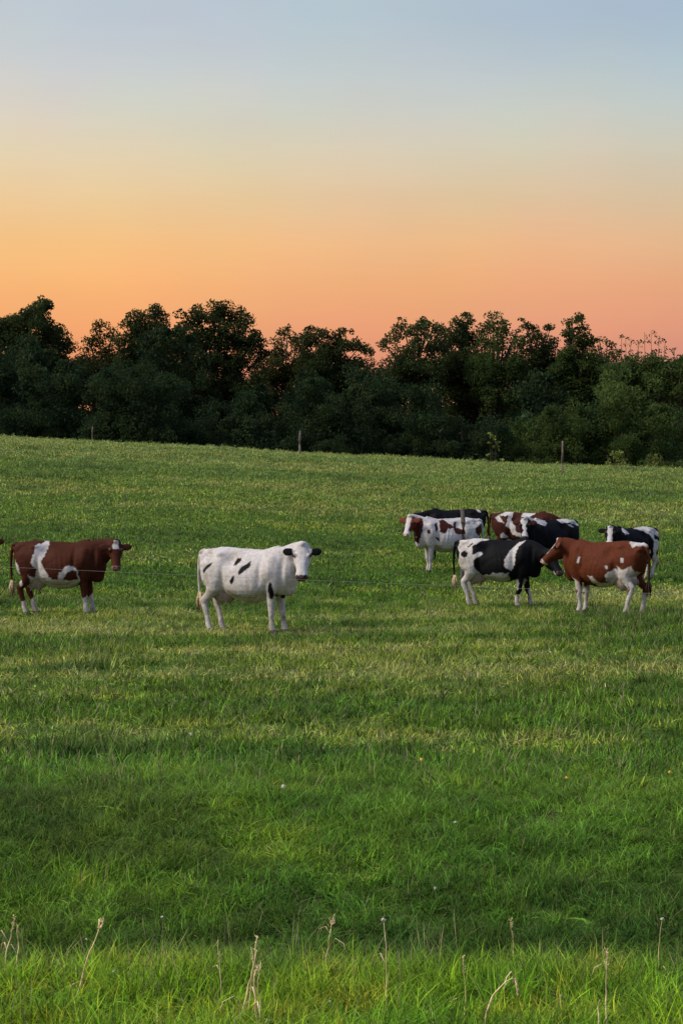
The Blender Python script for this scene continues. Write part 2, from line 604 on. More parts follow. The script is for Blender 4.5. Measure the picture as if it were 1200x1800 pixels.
# shrubs filling the foot of the wood
shrub_meshes = []
for k in range(6):
    g = random.Random(300 + k)
    cl = []
    lobes_ = [(g.uniform(-1.7, 1.7), g.uniform(-1.7, 1.7), g.uniform(3.2, 6.6), g.uniform(0.7, 1.5)) for _ in range(6)]
    for j in range(105):
        if j % 2:
            lx, ly, lz, lr = g.choice(lobes_)
            p = (lx + max(-lr, min(lr, g.gauss(0, lr * .5))), ly + g.gauss(0, lr * .5), lz + max(-lr, min(lr * .8, g.gauss(0, lr * .5))))
        else:
            a = g.uniform(0, 2 * math.pi)
            rr = 2.2 * math.sqrt(g.random())
            p = (rr * math.cos(a), rr * math.sin(a), g.uniform(0.1, 4.6))
        cl.append((p, g.uniform(0.3, 0.95), g.randint(120, 300), g.uniform(0.05, 0.8)))
    shrub_meshes.append(leaf_mesh('foliage', cl, (0.08, 0.20), 400 + k))
stem_g = Geo()
for k in range(5):
    a = k * 1.3
    stem_g.tube([(0.1 * math.cos(a), 0.1 * math.sin(a), -0.2), (0.4 * math.cos(a), 0.4 * math.sin(a), 2.0), (1.1 * math.cos(a), 1.1 * math.sin(a), 5.0)], [0.05, 0.035, 0.012], 6)
stem_me = stem_g.mesh('stems')
stem_me.materials.append(simple_mat('dark_bark', (0.022, 0.020, 0.016), 0.95, 0.3, 6))
for me in shrub_meshes:
    me.materials.append(M_SHRUB)
g = random.Random(77)
xs_px = list(range(-150, 1390, 46))
for row, (d0, hmin, hmax, off) in enumerate(((172, 0.7, 1.5, 0), (179, 1.1, 1.75, 15), (199, 1.5, 1.95, 30))):
    for i, px in enumerate(xs_px):
        d = d0 + g.uniform(-3, 3)
        x = px_at(px + off + g.uniform(-10, 10), d)
        hs = g.uniform(hmin, hmax)
        if row >= 2 and px > 1020:
            hs *= 0.86
        root = thing('shrub', 'tall dense dark green shrub filling the foot of the wood', 'shrub', (x, d, float(ground_z(x, d)) - 0.2), g.uniform(0, 6.28), 'dark shrubs under the trees')
        k = g.randrange(6)
        f = bpy.data.objects.new('foliage', shrub_meshes[k])
        C.objects.link(f)
        f.parent = root
        st = bpy.data.objects.new('stems', stem_me)
        C.objects.link(st)
        st.parent = root
        root.scale = (hs * (g.uniform(0.72, 1.0) if row < 2 else g.uniform(0.92, 1.12)), hs * 0.9, hs * g.uniform(0.85, 1.12))
        if px > 930 and g.random() < 0.7:
            f.material_slots[0].link = 'OBJECT'
            f.material_slots[0].material = M_LEAF_GREEN
            root['label'] = 'lighter green shrub at the right end of the wood'
            root['group'] = 'lighter shrubs at the right end of the wood'
        elif row == 2:
            root['label'] = 'tall dark shrub at the back, filling gaps between the tree crowns'
            root['group'] = 'tall shrubs behind the trees'

for px, d, k, sc_ in ((462, 200, 2, 1.75), (448, 188, 4, 1.3), (480, 189, 1, 1.35)):
    x = px_at(px, d)
    root = thing('shrub', 'tall dark shrub closing the gap right of the broad round tree', 'shrub', (x, d, float(ground_z(x, d)) - 0.2), k, 'shrubs closing the gap beside the broad round tree')
    root.scale = (sc_, sc_ * 0.9, sc_)
    for nm_, me_ in (('foliage', shrub_meshes[k]), ('stems', stem_me)):
        o_ = bpy.data.objects.new(nm_, me_)
        C.objects.link(o_)
        o_.parent = root

# the pale bushes at the edge of the wood
for (px, d, w, hh, n, lab) in ((1083, 150, 1.2, 1.35, 24, 'pale yellow-green low bush at the wood edge right of the last fence post'),
                              (1150, 151, 0.95, 1.05, 16, 'small yellow-green bush at the wood edge nearest the right border'),
                              (866, 166, 0.8, 1.1, 4, 'pale yellow-green sprig low in the dark shrubs above the herd')):
    x = px_at(px, d)
    zc = {1083: 812, 1150: 818, 866: 790}[px]
    zb = max(float(ground_z(x, d)), 0)
    g = random.Random(px)
    hgt = z_at({1083: 790, 1150: 797, 866: 757}[px], d) - zb
    root = thing('pale_bush', lab, 'bush', (x, d, zb))
    cl = []
    for j in range(n * 4):
        a = g.uniform(0, 6.28)
        q = w * math.sqrt(g.random())
        zz = hgt * (1 - 0.5 * (q / w) ** 2) - abs(g.gauss(0, 0.4 if px != 866 else 0.2))
        cl.append(((q * math.cos(a), q * math.sin(a) * 0.7, zz), g.uniform(0.10, 0.3), 12, g.uniform(0.2, 1)))
    link('foliage', leaf_mesh('foliage', cl, (0.10, 0.24), px), [M_PALE], root)
    sg = Geo()
    for k in range(7):
        a = k * 0.9
        if px == 866:
            sg.tube([(0.05 * math.cos(a), 0.05 * math.sin(a), -0.1), (0.1 * math.cos(a), 0.1 * math.sin(a), hgt * .4), (0.3 * math.cos(a), 0.3 * math.sin(a), hgt * .9)], [0.006, 0.006, 0.004], 5)
            continue
        sg.tube([(0.08 * math.cos(a), 0.08 * math.sin(a), -0.2), (0.3 * w * math.cos(a), 0.3 * w * math.sin(a), hgt * .5), (0.6 * w * math.cos(a), 0.5 * w * math.sin(a), hgt * .92)], [0.022, 0.018, 0.008], 6)
    link('stems', sg.mesh('stems'), [M_BARK], root)

# ------------------------------------------------------------------ fence posts and the wire
M_POST = simple_mat('weathered_post', (0.16, 0.13, 0.11), 0.95, 0.45, 14, 0.7)
M_POST_DARK = simple_mat('dark_post', (0.085, 0.075, 0.075), 0.95, 0.4, 14, 0.7)
M_WIRE = simple_mat('galvanised_wire', (0.20, 0.21, 0.22), 0.5, 0.1, 30)
M_INS = simple_mat('insulator', (0.03, 0.03, 0.03), 0.5, 0.1, 30)


def fence_post(px, d, top_row, width, lean, label, group, m=M_POST, seed=0):
    x = px_at(px, d)
    zb = float(ground_z(x, d))
    h = z_at(top_row, d) - zb
    r = random.Random(seed)
    root = thing('fence_post', label, 'fence post', (x, d, zb), 0, group)
    ge = Geo()
    n = 7
    pts, rad = [], []
    for i in range(n):
        f = i / (n - 1)
        pts.append((lean * f * h + r.uniform(-.012, .012) + 0.03 * math.sin(f * 5 + seed), r.uniform(-.01, .01), -0.35 + (h + 0.35) * f))
        rad.append(width / 2 * (1.05 - 0.18 * f + r.uniform(-.06, .06)))
    ge.tube(pts, rad, 9)
    link('post', ge.mesh('post'), [m], root)
    # insulator knob with its nail
    gi = Geo()
    zi = h * 0.82
    xi = lean * 0.82 * h
    gi.tube([(xi, -width * 0.42, zi), (xi, -width * 0.42 - 0.05, zi)], [0.018, 0.014], 8, (1, 0, 0))
    gi.ball((xi, -width * 0.42 - 0.055, zi), (0.026, 0.02, 0.026), 5)
    link('insulator', gi.mesh('insulator'), [M_INS], root)
    return root


fence_post(163.5, 124, 750, 0.085, 0.0, 'weathered post at left, its foot hidden behind the ridge', 'posts along the ridge', M_POST, 1)
fence_post(528, 116, 757, 0.14, -0.02, 'weathered post on the ridge below the low trees at mid field', 'posts along the ridge', M_POST, 2)
fence_post(989, 108, 775, 0.11, -0.03, 'crooked pale post on the ridge near the yellow-green bushes', 'posts along the ridge', M_POST, 3)
fence_post(815, 53, 894, 0.115, -0.035, 'tall dark leaning post standing in front of the red and white cow', 'posts of the wire fence', M_POST_DARK, 4)


def build_wire():
    # one electric wire strung diagonally across the field, nearer on the right
    a = Vector((-10.6, 45.0, 0))
    b = Vector((8.2, 23.6, 0))
    root = thing('wire_fence', 'thin grey electric wire strung across in front of the cows', 'fence', (0, 0, 0))
    ge = Geo()
    n = 60
    pts = []
    for i in range(n + 1):
        f = i / n
        p = a.lerp(b, f)
        p.z = 1.0 + (-0.03) * math.sin(f * math.pi) + 0.03
        pts.append(p)
    ge.tube(pts, [0.0018] * (n + 1), 5)
    link('wire', ge.mesh('wire'), [M_WIRE], root)
    for k, p in enumerate((a, b)):
        gp = Geo()
        zb = float(ground_z(p.x, p.y))
        gp.tube([(p.x, p.y + 0.06, zb - 0.3), (p.x + 0.01, p.y + 0.06, zb + 0.7), (p.x, p.y + 0.06, zb + 1.25)], [0.055, 0.05, 0.046], 8)
        link('post', gp.mesh('post'), [M_POST], root)


build_wire()

# ------------------------------------------------------------------ cows
def coat_mat():
    m, nt, b = mat('cow_hide')
    b.inputs['Roughness'].default_value = 0.72
    b.inputs['Specular IOR Level'].default_value = 0.10
    try:
        b.inputs['Sheen Weight'].default_value = 0.0
        b.inputs['Sheen Roughness'].default_value = 0.5
    except Exception:
        pass
    at = nt.nodes.new('ShaderNodeAttribute')
    at.attribute_name = 'coat'
    tcx = nt.nodes.new('ShaderNodeTexCoord')
    nz = nt.nodes.new('ShaderNodeTexNoise')
    nz.inputs['Scale'].default_value = 22
    nz.inputs['Detail'].default_value = 6
    nt.links.new(tcx.outputs['Object'], nz.inputs['Vector'])
    mp = nt.nodes.new('ShaderNodeMapRange')
    mp.inputs['From Min'].default_value = 0.3
    mp.inputs['From Max'].default_value = 0.7
    mp.inputs['To Min'].default_value = 0.82
    mp.inputs['To Max'].default_value = 1.12
    nt.links.new(nz.outputs['Fac'], mp.inputs['Value'])
    sc = nt.nodes.new('ShaderNodeVectorMath')
    sc.operation = 'SCALE'
    nt.links.new(at.outputs['Color'], sc.inputs[0])
    nt.links.new(mp.outputs[0], sc.inputs['Scale'])
    nt.links.new(sc.outputs[0], b.inputs['Base Color'])
    bp = nt.nodes.new('ShaderNodeBump')
    bp.inputs['Strength'].default_value = 0.35
    bp.inputs['Distance'].default_value = 0.012
    nt.links.new(nz.outputs['Fac'], bp.inputs['Height'])
    nt.links.new(bp.outputs[0], b.inputs['Normal'])
    return m


M_COAT = coat_mat()
M_EYE = simple_mat('cow_eye', (0.012, 0.008, 0.006), 0.15, 0.1, 5)
M_HOOF = simple_mat('hoof_horn', (0.055, 0.045, 0.038), 0.6, 0.3, 30)
M_SWITCH = simple_mat('tail_hair_cream', (0.55, 0.42, 0.27), 0.9, 0.35, 30)
M_SWITCH_DK = simple_mat('tail_hair_dark', (0.06, 0.035, 0.025), 0.9, 0.35, 30)

WHITE = (0.545, 0.515, 0.515)
BLACK = (0.0045, 0.0045, 0.006)
BROWN = (0.054, 0.0135, 0.0062)
RED = (0.092, 0.023, 0.009)
PINK = (0.42, 0.335, 0.295)
DIRTY = (0.42, 0.37, 0.31)


def inside(poly, X, Z):
    c = np.zeros(len(X), bool)
    n = len(poly)
    j = n - 1
    for i in range(n):
        xi, zi = poly[i]
        xj, zj = poly[j]
        cond = ((zi > Z) != (zj > Z))
        with np.errstate(divide='ignore', invalid='ignore'):
            t = (xj - xi) * (Z - zi) / (zj - zi + 1e-12) + xi
        c ^= cond & (X < t)
        j = i
    return c


def seg_dist(poly, X, Z):
    d = np.full(len(X), 1e9)
    n = len(poly)
    for i in range(n):
        a = np.array(poly[i])
        b = np.array(poly[(i + 1) % n])
        ab = b - a
        t = np.clip(((X - a[0]) * ab[0] + (Z - a[1]) * ab[1]) / (ab @ ab + 1e-9), 0, 1)
        d = np.minimum(d, np.hypot(X - a[0] - t * ab[0], Z - a[1] - t * ab[1]))
    return d


TORSO = [  # x, top, bottom, half width
    (-0.90, 1.27, 1.06, 0.085), (-0.87, 1.345, 0.96, 0.150), (-0.80, 1.395, 0.84, 0.215), (-0.68, 1.415, 0.75, 0.262),
    (-0.52, 1.425, 0.70, 0.285), (-0.38, 1.420, 0.655, 0.300), (-0.20, 1.395, 0.590, 0.315), (0.00, 1.380, 0.550, 0.322),
    (0.20, 1.380, 0.560, 0.318), (0.36, 1.395, 0.600, 0.305), (0.52, 1.420, 0.635, 0.280), (0.66, 1.415, 0.660, 0.245),
    (0.78, 1.370, 0.690, 0.200), (0.86, 1.300, 0.760, 0.145), (0.90, 1.220, 0.86, 0.080)]


def cow(d, px, phi, label, base, layers, cal, head, steps, facing, scale=1.0, switch='cream', belly=0.0, tail_swing=0.0, head_cols=None, udder=0.17, sock=0.0, hscale=1.06):
    """one dairy cow. head: poll position, yaw relative to the body, pitch down; steps: foot offsets rf, lf, rr, lr"""
    x0 = px_at(px, d)
    zb = float(ground_z(x0, d))
    root = thing('cow', label, 'cow', (x0, d, zb), R(phi), 'dairy cows grazing the pasture')
    root.scale = (scale,) * 3
    ge = Geo()
    # trunk of the body
    rings = []
    N = 28
    for (x, top, bot, hw) in TORSO:
        bot = bot - (belly + 0.035) * math.exp(-((x - 0.02) / 0.45) ** 2)
        ring = []
        for k in range(N):
            a = 2 * math.pi * k / N
            cz = math.cos(a)
            t = (1 - cz) / 2                                   # 0 at the top, 1 at the bottom
            z = top + (bot - top) * t
            w = hw * (abs(math.sin(a)) ** (0.85 - 0.30 * max(0.0, min(1.0, (-0.05 - x) / 0.4)))) * (0.80 + 0.36 * math.sin(math.pi * min(1, t * 0.95)) ** 1.0) / 1.13
            if t < 0.3:
                w *= 0.86 + 0.14 * t / 0.3
            ring.append(Vector((x, w if a < math.pi else -w, z)))
        rings.append(ring)
    ge.rings(rings)
    # bony points: hooks, pins, spine, shoulder and thigh masses
    for s in (-1, 1):
        ge.ball((-0.86, s * 0.105, 1.27), (0.055, 0.045, 0.055), 7)
        ge.ball((-0.63, s * 0.175, 1.02), (0.205, 0.100, 0.30), 9)        # thigh
        ge.ball((0.53, s * 0.185, 0.98), (0.165, 0.085, 0.33), 9)         # shoulder
        ge.ball((0.05, s * 0.20, 0.86), (0.42, 0.165, 0.27), 9)           # barrel of the ribs
    ge.ball((0.74, 0, 0.79), (0.14, 0.105, 0.17), 8)                      # brisket
    ge.tube([(-0.90, 0, 1.35), (-0.55, 0, 1.408), (-0.1, 0, 1.372), (0.3, 0, 1.378), (0.58, 0, 1.425)], [0.035, 0.045, 0.04, 0.04, 0.05], 8)
    if udder > 0:
        ge.ball((-0.47, 0, 0.68), (0.24, udder * 0.95, udder * 1.15), 9)
        for sx in (-0.56, -0.40):
            for s in (-1, 1):
                ge.tube([(sx, s * 0.07, 0.56), (sx, s * 0.075, 0.455)], [0.027, 0.02], 7, (1, 0, 0))
    # legs
    rf, lf, rr, lr = steps
    feet = []
    for s, st in ((-1, rf), (1, lf)):
        kx = 0.50 + st * 0.45
        fx = 0.50 + st
        ge.tube([(0.54, s * 0.165, 1.00), (0.50, s * 0.165, 0.80), (0.495 + st * .2, s * 0.155, 0.64), (kx, s * 0.145, 0.44), (kx + 0.005, s * 0.145, 0.385), (fx - .005, s * 0.14, 0.25), (fx, s * 0.14, 0.135), (fx + 0.03, s * 0.14, 0.05), (fx + 0.045, s * 0.14, -0.02)],
                [(0.10, 0.15), (0.088, 0.125), (0.060, 0.082), (0.058, 0.066), (0.055, 0.060), (0.034, 0.040), (0.045, 0.052), (0.046, 0.055), (0.054, 0.066)], 12, (1, 0, 0))
        feet.append((fx + 0.05, s * 0.14))
    for s, st in ((-1, rr), (1, lr)):
        hx = -0.80 + st * 0.75
        fx = -0.72 + st
        ge.tube([(-0.62, s * 0.185, 1.05), (-0.56, s * 0.195, 0.86), (-0.58 + st * .2, s * 0.185, 0.74), (-0.69 + st * 0.5, s * 0.165, 0.62), (hx, s * 0.155, 0.53), (hx + 0.015, s * 0.152, 0.46), (fx - 0.025, s * 0.15, 0.28), (fx, s * 0.15, 0.14), (fx + 0.04, s * 0.15, 0.05), (fx + 0.055, s * 0.15, -0.02)],
                [(0.10, 0.20), (0.098, 0.175), (0.085, 0.130), (0.058, 0.084), (0.052, 0.076), (0.046, 0.064), (0.036, 0.045), (0.046, 0.053), (0.047, 0.056), (0.054, 0.066)], 12, (1, 0, 0))
        feet.append((fx + 0.06, s * 0.15))
    # neck and head
    (hx, hy, hz), yaw, pitch = head
    yaw, pitch = R(yaw), R(pitch)
    f = Vector((math.cos(yaw) * math.cos(pitch), math.sin(yaw) * math.cos(pitch), -math.sin(pitch)))
    side = Vector((-math.sin(yaw), math.cos(yaw), 0))
    up = f.cross(side)
    if up.z < 0:
        up = -up
    P = Vector((hx, hy, hz))
    nb = Vector((0.46, 0, 1.09))
    ne = P + f * 0.04 - up * 0.10
    c1 = nb + Vector((0.30, 0, 0.10))
    c2 = ne - Vector((math.cos(yaw * .45), math.sin(yaw * .45), 0.35)).normalized() * 0.24
    npts, nr = [], []
    for i in range(9):
        t = i / 8
        p = nb * (1 - t) ** 3 + c1 * 3 * t * (1 - t) ** 2 + c2 * 3 * t * t * (1 - t) + ne * t ** 3
        npts.append(p)
        nr.append((0.195 * (1 - t) ** 1.2 + 0.098 * (1 - (1 - t) ** 1.2), 0.335 * (1 - t) ** 0.9 + 0.135 * (1 - (1 - t) ** 0.9)))
    ge.tube(npts, nr, 16)
    # dewlap
    ge.tube([npts[3] - Vector((0, 0, 0.26)), npts[5] - Vector((0, 0, 0.20)), npts[7] - Vector((0, 0, 0.13))], [(0.035, 0.10), (0.030, 0.07), (0.03, 0.04)], 8)
    HS = [(-0.050, 0.060, 0.060), (-0.02, 0.090, 0.100), (0.03, 0.105, 0.125), (0.10, 0.114, 0.142), (0.17, 0.118, 0.146), (0.24, 0.100, 0.132), (0.32, 0.078, 0.108), (0.40, 0.069, 0.086), (0.455, 0.080, 0.082), (0.50, 0.082, 0.076), (0.535, 0.066, 0.058), (0.55, 0.040, 0.035)]
    rings = []
    for (t, hw, hh) in HS:
        t, hw, hh = t * hscale, hw * 1.13 * hscale, hh * 1.04 * hscale
        c = P + f * t - up * (hh + 0.012 * math.sin(math.pi * min(1, max(0, t) / 0.5)))
        if t > 0.5 * hscale:
            c = c - up * 0.012
        ring = []
        for k in range(18):
            a = 2 * math.pi * k / 18
            cs, sn = math.cos(a), math.sin(a)
            taper = 1.0 if sn > 0 else 1.0 - 0.42 * (-sn) * (1 if t < 0.42 * hscale else 0.4)
            ring.append(c + side * (hw * taper * math.copysign(abs(cs) ** 0.8, cs)) + up * (hh * math.copysign(abs(sn) ** 0.85, sn)))
        rings.append(ring)
    ge.rings(rings)
    ge.ball(P + f * 0.0 - up * 0.02, (0.06, 0.06, 0.05), 6)                # poll
    ears = []
    for s in (-1, 1):
        e0 = P + (f * 0.080 + side * (s * 0.098) - up * 0.060) * hscale
        ed = (side * s + Vector((0, 0, -0.16)) - f * 0.05).normalized()
        ears.append((e0, ed))
        pts = [e0 + ed * q for q in (0.0, 0.045, 0.09, 0.14, 0.185, 0.215)]
        pts = [p + f * (0.012 * math.sin(i)) for i, p in enumerate(pts)]
        ge.tube(pts, [(0.026, 0.034), (0.021, 0.062), (0.020, 0.080), (0.020, 0.078), (0.018, 0.056), (0.014, 0.022)], 10, tuple((f * 0.75 + Vector((0, 0, -0.6)))))
        eb = P + (f * 0.165 + side * (s * 0.100) - up * 0.035) * hscale
        ge.ball(eb, (0.035, 0.035, 0.032), 6)
    # tail
    tx = tail_swing
    tp = [(-0.84, 0, 1.375), (-0.925, 0, 1.34), (-0.962, tx * .2, 1.20), (-0.975, tx * .5, 0.98), (-0.965, tx * .8, 0.76), (-0.95, tx, 0.62)]
    ge.tube(tp, [0.048, 0.042, 0.034, 0.028, 0.024, 0.021], 8, (1, 0, 0))
    raw = ge.mesh('raw')
    tmp = bpy.data.objects.new('tmp', raw)
    C.objects.link(tmp)
    rm = tmp.modifiers.new('r', 'REMESH')
    rm.mode = 'VOXEL'
    rm.voxel_size = 0.015
    sm = tmp.modifiers.new('s', 'SMOOTH')
    sm.factor = 0.5
    sm.iterations = 7
    dg = bpy.context.evaluated_depsgraph_get()
    ev = tmp.evaluated_get(dg)
    me = bpy.data.meshes.new_from_object(ev, depsgraph=dg)
    me.name = 'body'
    bpy.data.objects.remove(tmp)
    bpy.data.meshes.remove(raw)
    n = len(me.vertices)
    co = np.empty(n * 3)
    me.vertices.foreach_get('co', co)
    co = co.reshape(-1, 3)
    # ---- bones and hollows under the hide
    def bump(cx, cz, rx, rz):
        return np.exp(-((co[:, 0] - cx) / rx) ** 2 - ((co[:, 2] - cz) / rz) ** 2)
    X0, Z0 = co[:, 0], co[:, 2]
    tors = np.clip((np.abs(co[:, 1]) - 0.06) / 0.10, 0, 1)
    dy = -0.060 * bump(-0.24, 1.20, 0.13, 0.12)                 # hollow flank before the hip
    dy += 0.030 * bump(-0.45, 1.33, 0.07, 0.05)                 # hip
    dy += -0.030 * bump(-0.68, 1.27, 0.12, 0.07)                # between hip and pin
    dy += 0.025 * bump(-0.84, 1.27, 0.06, 0.05)                 # pin
    dy += -0.030 * bump(-0.37, 0.92, 0.05, 0.20)                # fold where thigh meets the flank
    dy += -0.022 * bump(0.34, 1.02, 0.045, 0.26)                # behind the shoulder
    dy += 0.018 * bump(0.52, 1.10, 0.08, 0.22)                  # shoulder blade
    dy += -0.026 * bump(0.72, 1.08, 0.05, 0.20)                 # hollow of the neck
    dy += 0.0022 * np.sin(X0 * 62 + Z0 * 14) * np.clip(1 - ((X0 - 0.10) / 0.26) ** 2, 0, 1) * np.clip(1 - ((Z0 - 0.98) / 0.26) ** 2, 0, 1)   # ribs
    co[:, 1] += np.sign(co[:, 1]) * 1.45 * dy * tors * (X0 < 0.95)
    spine = np.clip((0.09 - np.abs(co[:, 1])) / 0.09, 0, 1) * np.clip((Z0 - 1.28) / 0.08, 0, 1)
    co[:, 2] += spine * (0.002 * np.sin(X0 * 45) - 0.020 * np.exp(-((X0 + 0.62) / 0.14) ** 2) - 0.018 * np.exp(-((X0 - 0.25) / 0.2) ** 2)) * (X0 < 0.7)
    me.vertices.foreach_set('co', co.ravel())
    me.update()
    # ---- coat pattern, in the cow's own side view
    x, y, z = co[:, 0], co[:, 1], co[:, 2]
    wob = 0.010 * np.sin(x * 31 + z * 17 + d) + 0.010 * np.sin(z * 37 - x * 13 + 2 * d) + 0.006 * np.sin(x * 83 + z * 61)
    wob2 = 0.010 * np.sin(z * 29 + x * 19 + 1.3 * d) + 0.010 * np.sin(x * 41 - z * 11 + d) + 0.006 * np.sin(z * 79 - x * 57)
    vis = y * facing > -0.035
    coat = np.tile(np.array(base), (n, 1))
    xr, xc, yt, yf = cal

    def to_local(poly):
        return [(-0.90 + (p[0] - xr) / (xc - xr) * 1.70, 1.42 * (yf - p[1]) / (yf - yt)) for p in poly]
    for lay in layers:
        col, poly = lay[0], to_local(lay[1])
        amt = lay[2] if len(lay) > 2 else 1.0
        ins = inside(poly, x + wob * amt, z + wob2 * amt)
        on = ins & (vis | (z < 0.42))
        coat[on] = col
        # a looser, shifted version on the side that faces away
        sh = [(px_ * 0.92 + 0.11, pz) for px_, pz in poly]
        on = inside(sh, x + wob * 1.6, z + wob2 * 1.6) & ~vis & (z >= 0.42)
        coat[on] = col
    # udder and inner skin
    if udder > 0:
        ud = (((x + 0.47) / 0.27) ** 2 + (y / (udder * 1.1)) ** 2 + ((z - 0.62) / 0.20) ** 2 < 1.0) & (np.abs(y) < udder * 0.98) & (z < 0.70)
        coat[ud] = np.array(PINK) * 0.85
    if sock > 0:
        sk = (z < sock + 3 * wob) & ((np.abs(y) > 0.07))
        coat[sk] = WHITE
    # soiled lower legs
    lowl = np.clip((0.34 - z) / 0.3, 0, 1) * (0.5 + 0.5 * np.sin(x * 23 + y * 31 + z * 13))
    coat = coat * (1 - 0.45 * lowl[:, None]) + np.array((0.20, 0.17, 0.12)) * (0.45 * lowl[:, None]) * np.minimum(1, coat.max(1) * 2.5)[:, None]
    # mud and dung stains on the pale hair of rump, belly and legs
    pale_ = np.clip((coat.max(1) - 0.25) * 6, 0, 1)
    st = np.clip(vnoise(x + 3 * d, z, 0.11, 81) * 0.6 + vnoise(x + y, z + d, 0.035, 82) * 0.5 - 0.42, 0, 1) * 2.2
    st = st * np.clip(0.25 + 0.75 * ((z < 0.72) | (x < -0.62)), 0, 1)
    k_ = (np.clip(st, 0, 0.5) * pale_)[:, None]
    coat = coat * (1 - k_) + np.array((0.27, 0.22, 0.165)) * k_
    # head
    rel = (co - np.array(P)) / hscale
    ht = rel @ np.array(f)
    hs = rel @ np.array(side)
    hu = rel @ np.array(up)
    # everything forward of the neck joint
    hd = (ht > 0.0) & (ht < 0.62) & (hu < 0.09) & (hu > -0.34) & (np.abs(hs) < 0.15)
    if head_cols:
        hb = head_cols['face']
        coat[hd] = hb
        bl = head_cols.get('blaze')
        if bl is not None:
            wid = head_cols.get('blaze_w', 0.04) * (1.0 + 0.35 * np.sin(ht * 14 + d)) + wob
            t0, t1 = head_cols.get('blaze_t', (-0.05, 0.42))
            on = hd & (np.abs(hs + 0.01 * np.sin(ht * 9)) < wid) & (hu > -0.13) & (ht > t0) & (ht < t1)
            coat[on] = bl
        ck = head_cols.get('cheek')
        if ck is not None:
            on = hd & (np.abs(hs) > 0.062 + 0.7 * wob) & (ht < 0.40)
            coat[on] = ck
        mz = head_cols['muzzle']
        on = hd & (ht > 0.485 + wob * 0.6)
        coat[on] = mz
        if 'chin' in head_cols:
            on = hd & (ht > 0.40) & (hu < -0.10 + wob)
            coat[on] = head_cols['chin']
        for s in (-1, 1):
            on = hd & (((ht - 0.165) / 0.045) ** 2 + ((hs - s * 0.118) / 0.03) ** 2 + ((hu + 0.04) / 0.04) ** 2 < 1)
            coat[on] = head_cols.get('eye_ring', (0.10, 0.06, 0.045))
            on = hd & (((ht - 0.515) / 0.022) ** 2 + ((hs - s * 0.045) / 0.018) ** 2 < 1) & (hu > -0.085)
            coat[on] = (0.02, 0.013, 0.012)
    for s, (e0, ed) in zip((-1, 1), ears):
        re = co - np.array(e0)
        te = re @ np.array(ed)
        pr = np.linalg.norm(re - te[:, None] * np.array(ed), axis=1)
        on = (te > 0.04) & (te < 0.30) & (pr < 0.10) & (np.abs(re @ np.array(up)) < 0.045)
        coat[on] = (head_cols or {}).get('ear', base)
    # patches have soft edges one hair-length wide: average the colour over neighbours once
    ne_ = len(me.edges)
    ed_ = np.empty(ne_ * 2, np.int32)
    me.edges.foreach_get('vertices', ed_)
    ed_ = ed_.reshape(-1, 2)
    acc = coat.copy()
    cnt = np.ones(n)
    np.add.at(acc, ed_[:, 0], coat[ed_[:, 1]])
    np.add.at(acc, ed_[:, 1], coat[ed_[:, 0]])
    np.add.at(cnt, ed_.ravel(), 1)
    coat = 0.5 * coat + 0.5 * acc / cnt[:, None]
    set_attr(me, 'coat', 'FLOAT_COLOR', 'POINT', np.concatenate([coat, np.ones((n, 1))], 1).astype(np.float32))
    me.polygons.foreach_set('use_smooth', [True] * len(me.polygons))
    me.materials.clear()
    link('body', me, [M_COAT], root)
    # ---- parts
    for s in (-1, 1):
        g2 = Geo()
        g2.ball(P + (f * 0.168 + side * (s * 0.122) - up * 0.038) * hscale, (0.024, 0.024, 0.022), 7)
        link('eye', g2.mesh('eye'), [M_EYE], root)
    for (fx, fy) in feet:
        g3 = Geo()
        for s in (-1, 1):
            c = Vector((fx, fy + s * 0.027, 0))
            g3.rings([[c + Vector((math.cos(a) * q * 1.35 + ox, math.sin(a) * q * 0.62, zz)) for a in [2 * math.pi * k / 10 for k in range(10)]]
                      for zz, q, ox in ((-0.03, 0.056, 0.022), (0.02, 0.053, 0.010), (0.055, 0.045, -0.008), (0.075, 0.034, -0.016))])
        link('hoof', g3.mesh('hoof'), [M_HOOF], root)
    g4 = Geo()
    r = random.Random(int(d * 10))
    e = Vector(tp[-1])
    for k in range(34):
        a = r.uniform(0, 6.28)
        q = r.uniform(0, 0.02)
        sp = r.uniform(0.01, 0.055)
        b0 = e + Vector((q * math.cos(a), q * math.sin(a), 0.05))
        ln = r.uniform(0.20, 0.36)
        g4.tube([b0, b0 + Vector((sp * math.cos(a), sp * math.sin(a), -ln * .5)), b0 + Vector((sp * .8 * math.cos(a), sp * .8 * math.sin(a), -ln))], [0.010, 0.011, 0.003], 5)
    link('tail_switch', g4.mesh('tail_switch'), [M_SWITCH if switch == 'cream' else M_SWITCH_DK], root)
    return root


MUZ_DK = (0.045, 0.032, 0.030)
MUZ_PK = (0.42, 0.24, 0.20)

# the edge cow: only its ear reaches into the frame
cow(45, -118, -6, 'red brown cow at the left border with only an ear in view', BROWN, [(WHITE, [(300, 420), (520, 420), (520, 500), (300, 500)])], (90, 715, 145, 680),
    ((1.17, -0.02, 1.44), -72, 62), (0.05, -0.05, 0.0, 0.12), -1, head_cols=dict(face=BROWN, muzzle=MUZ_PK, ear=BROWN))

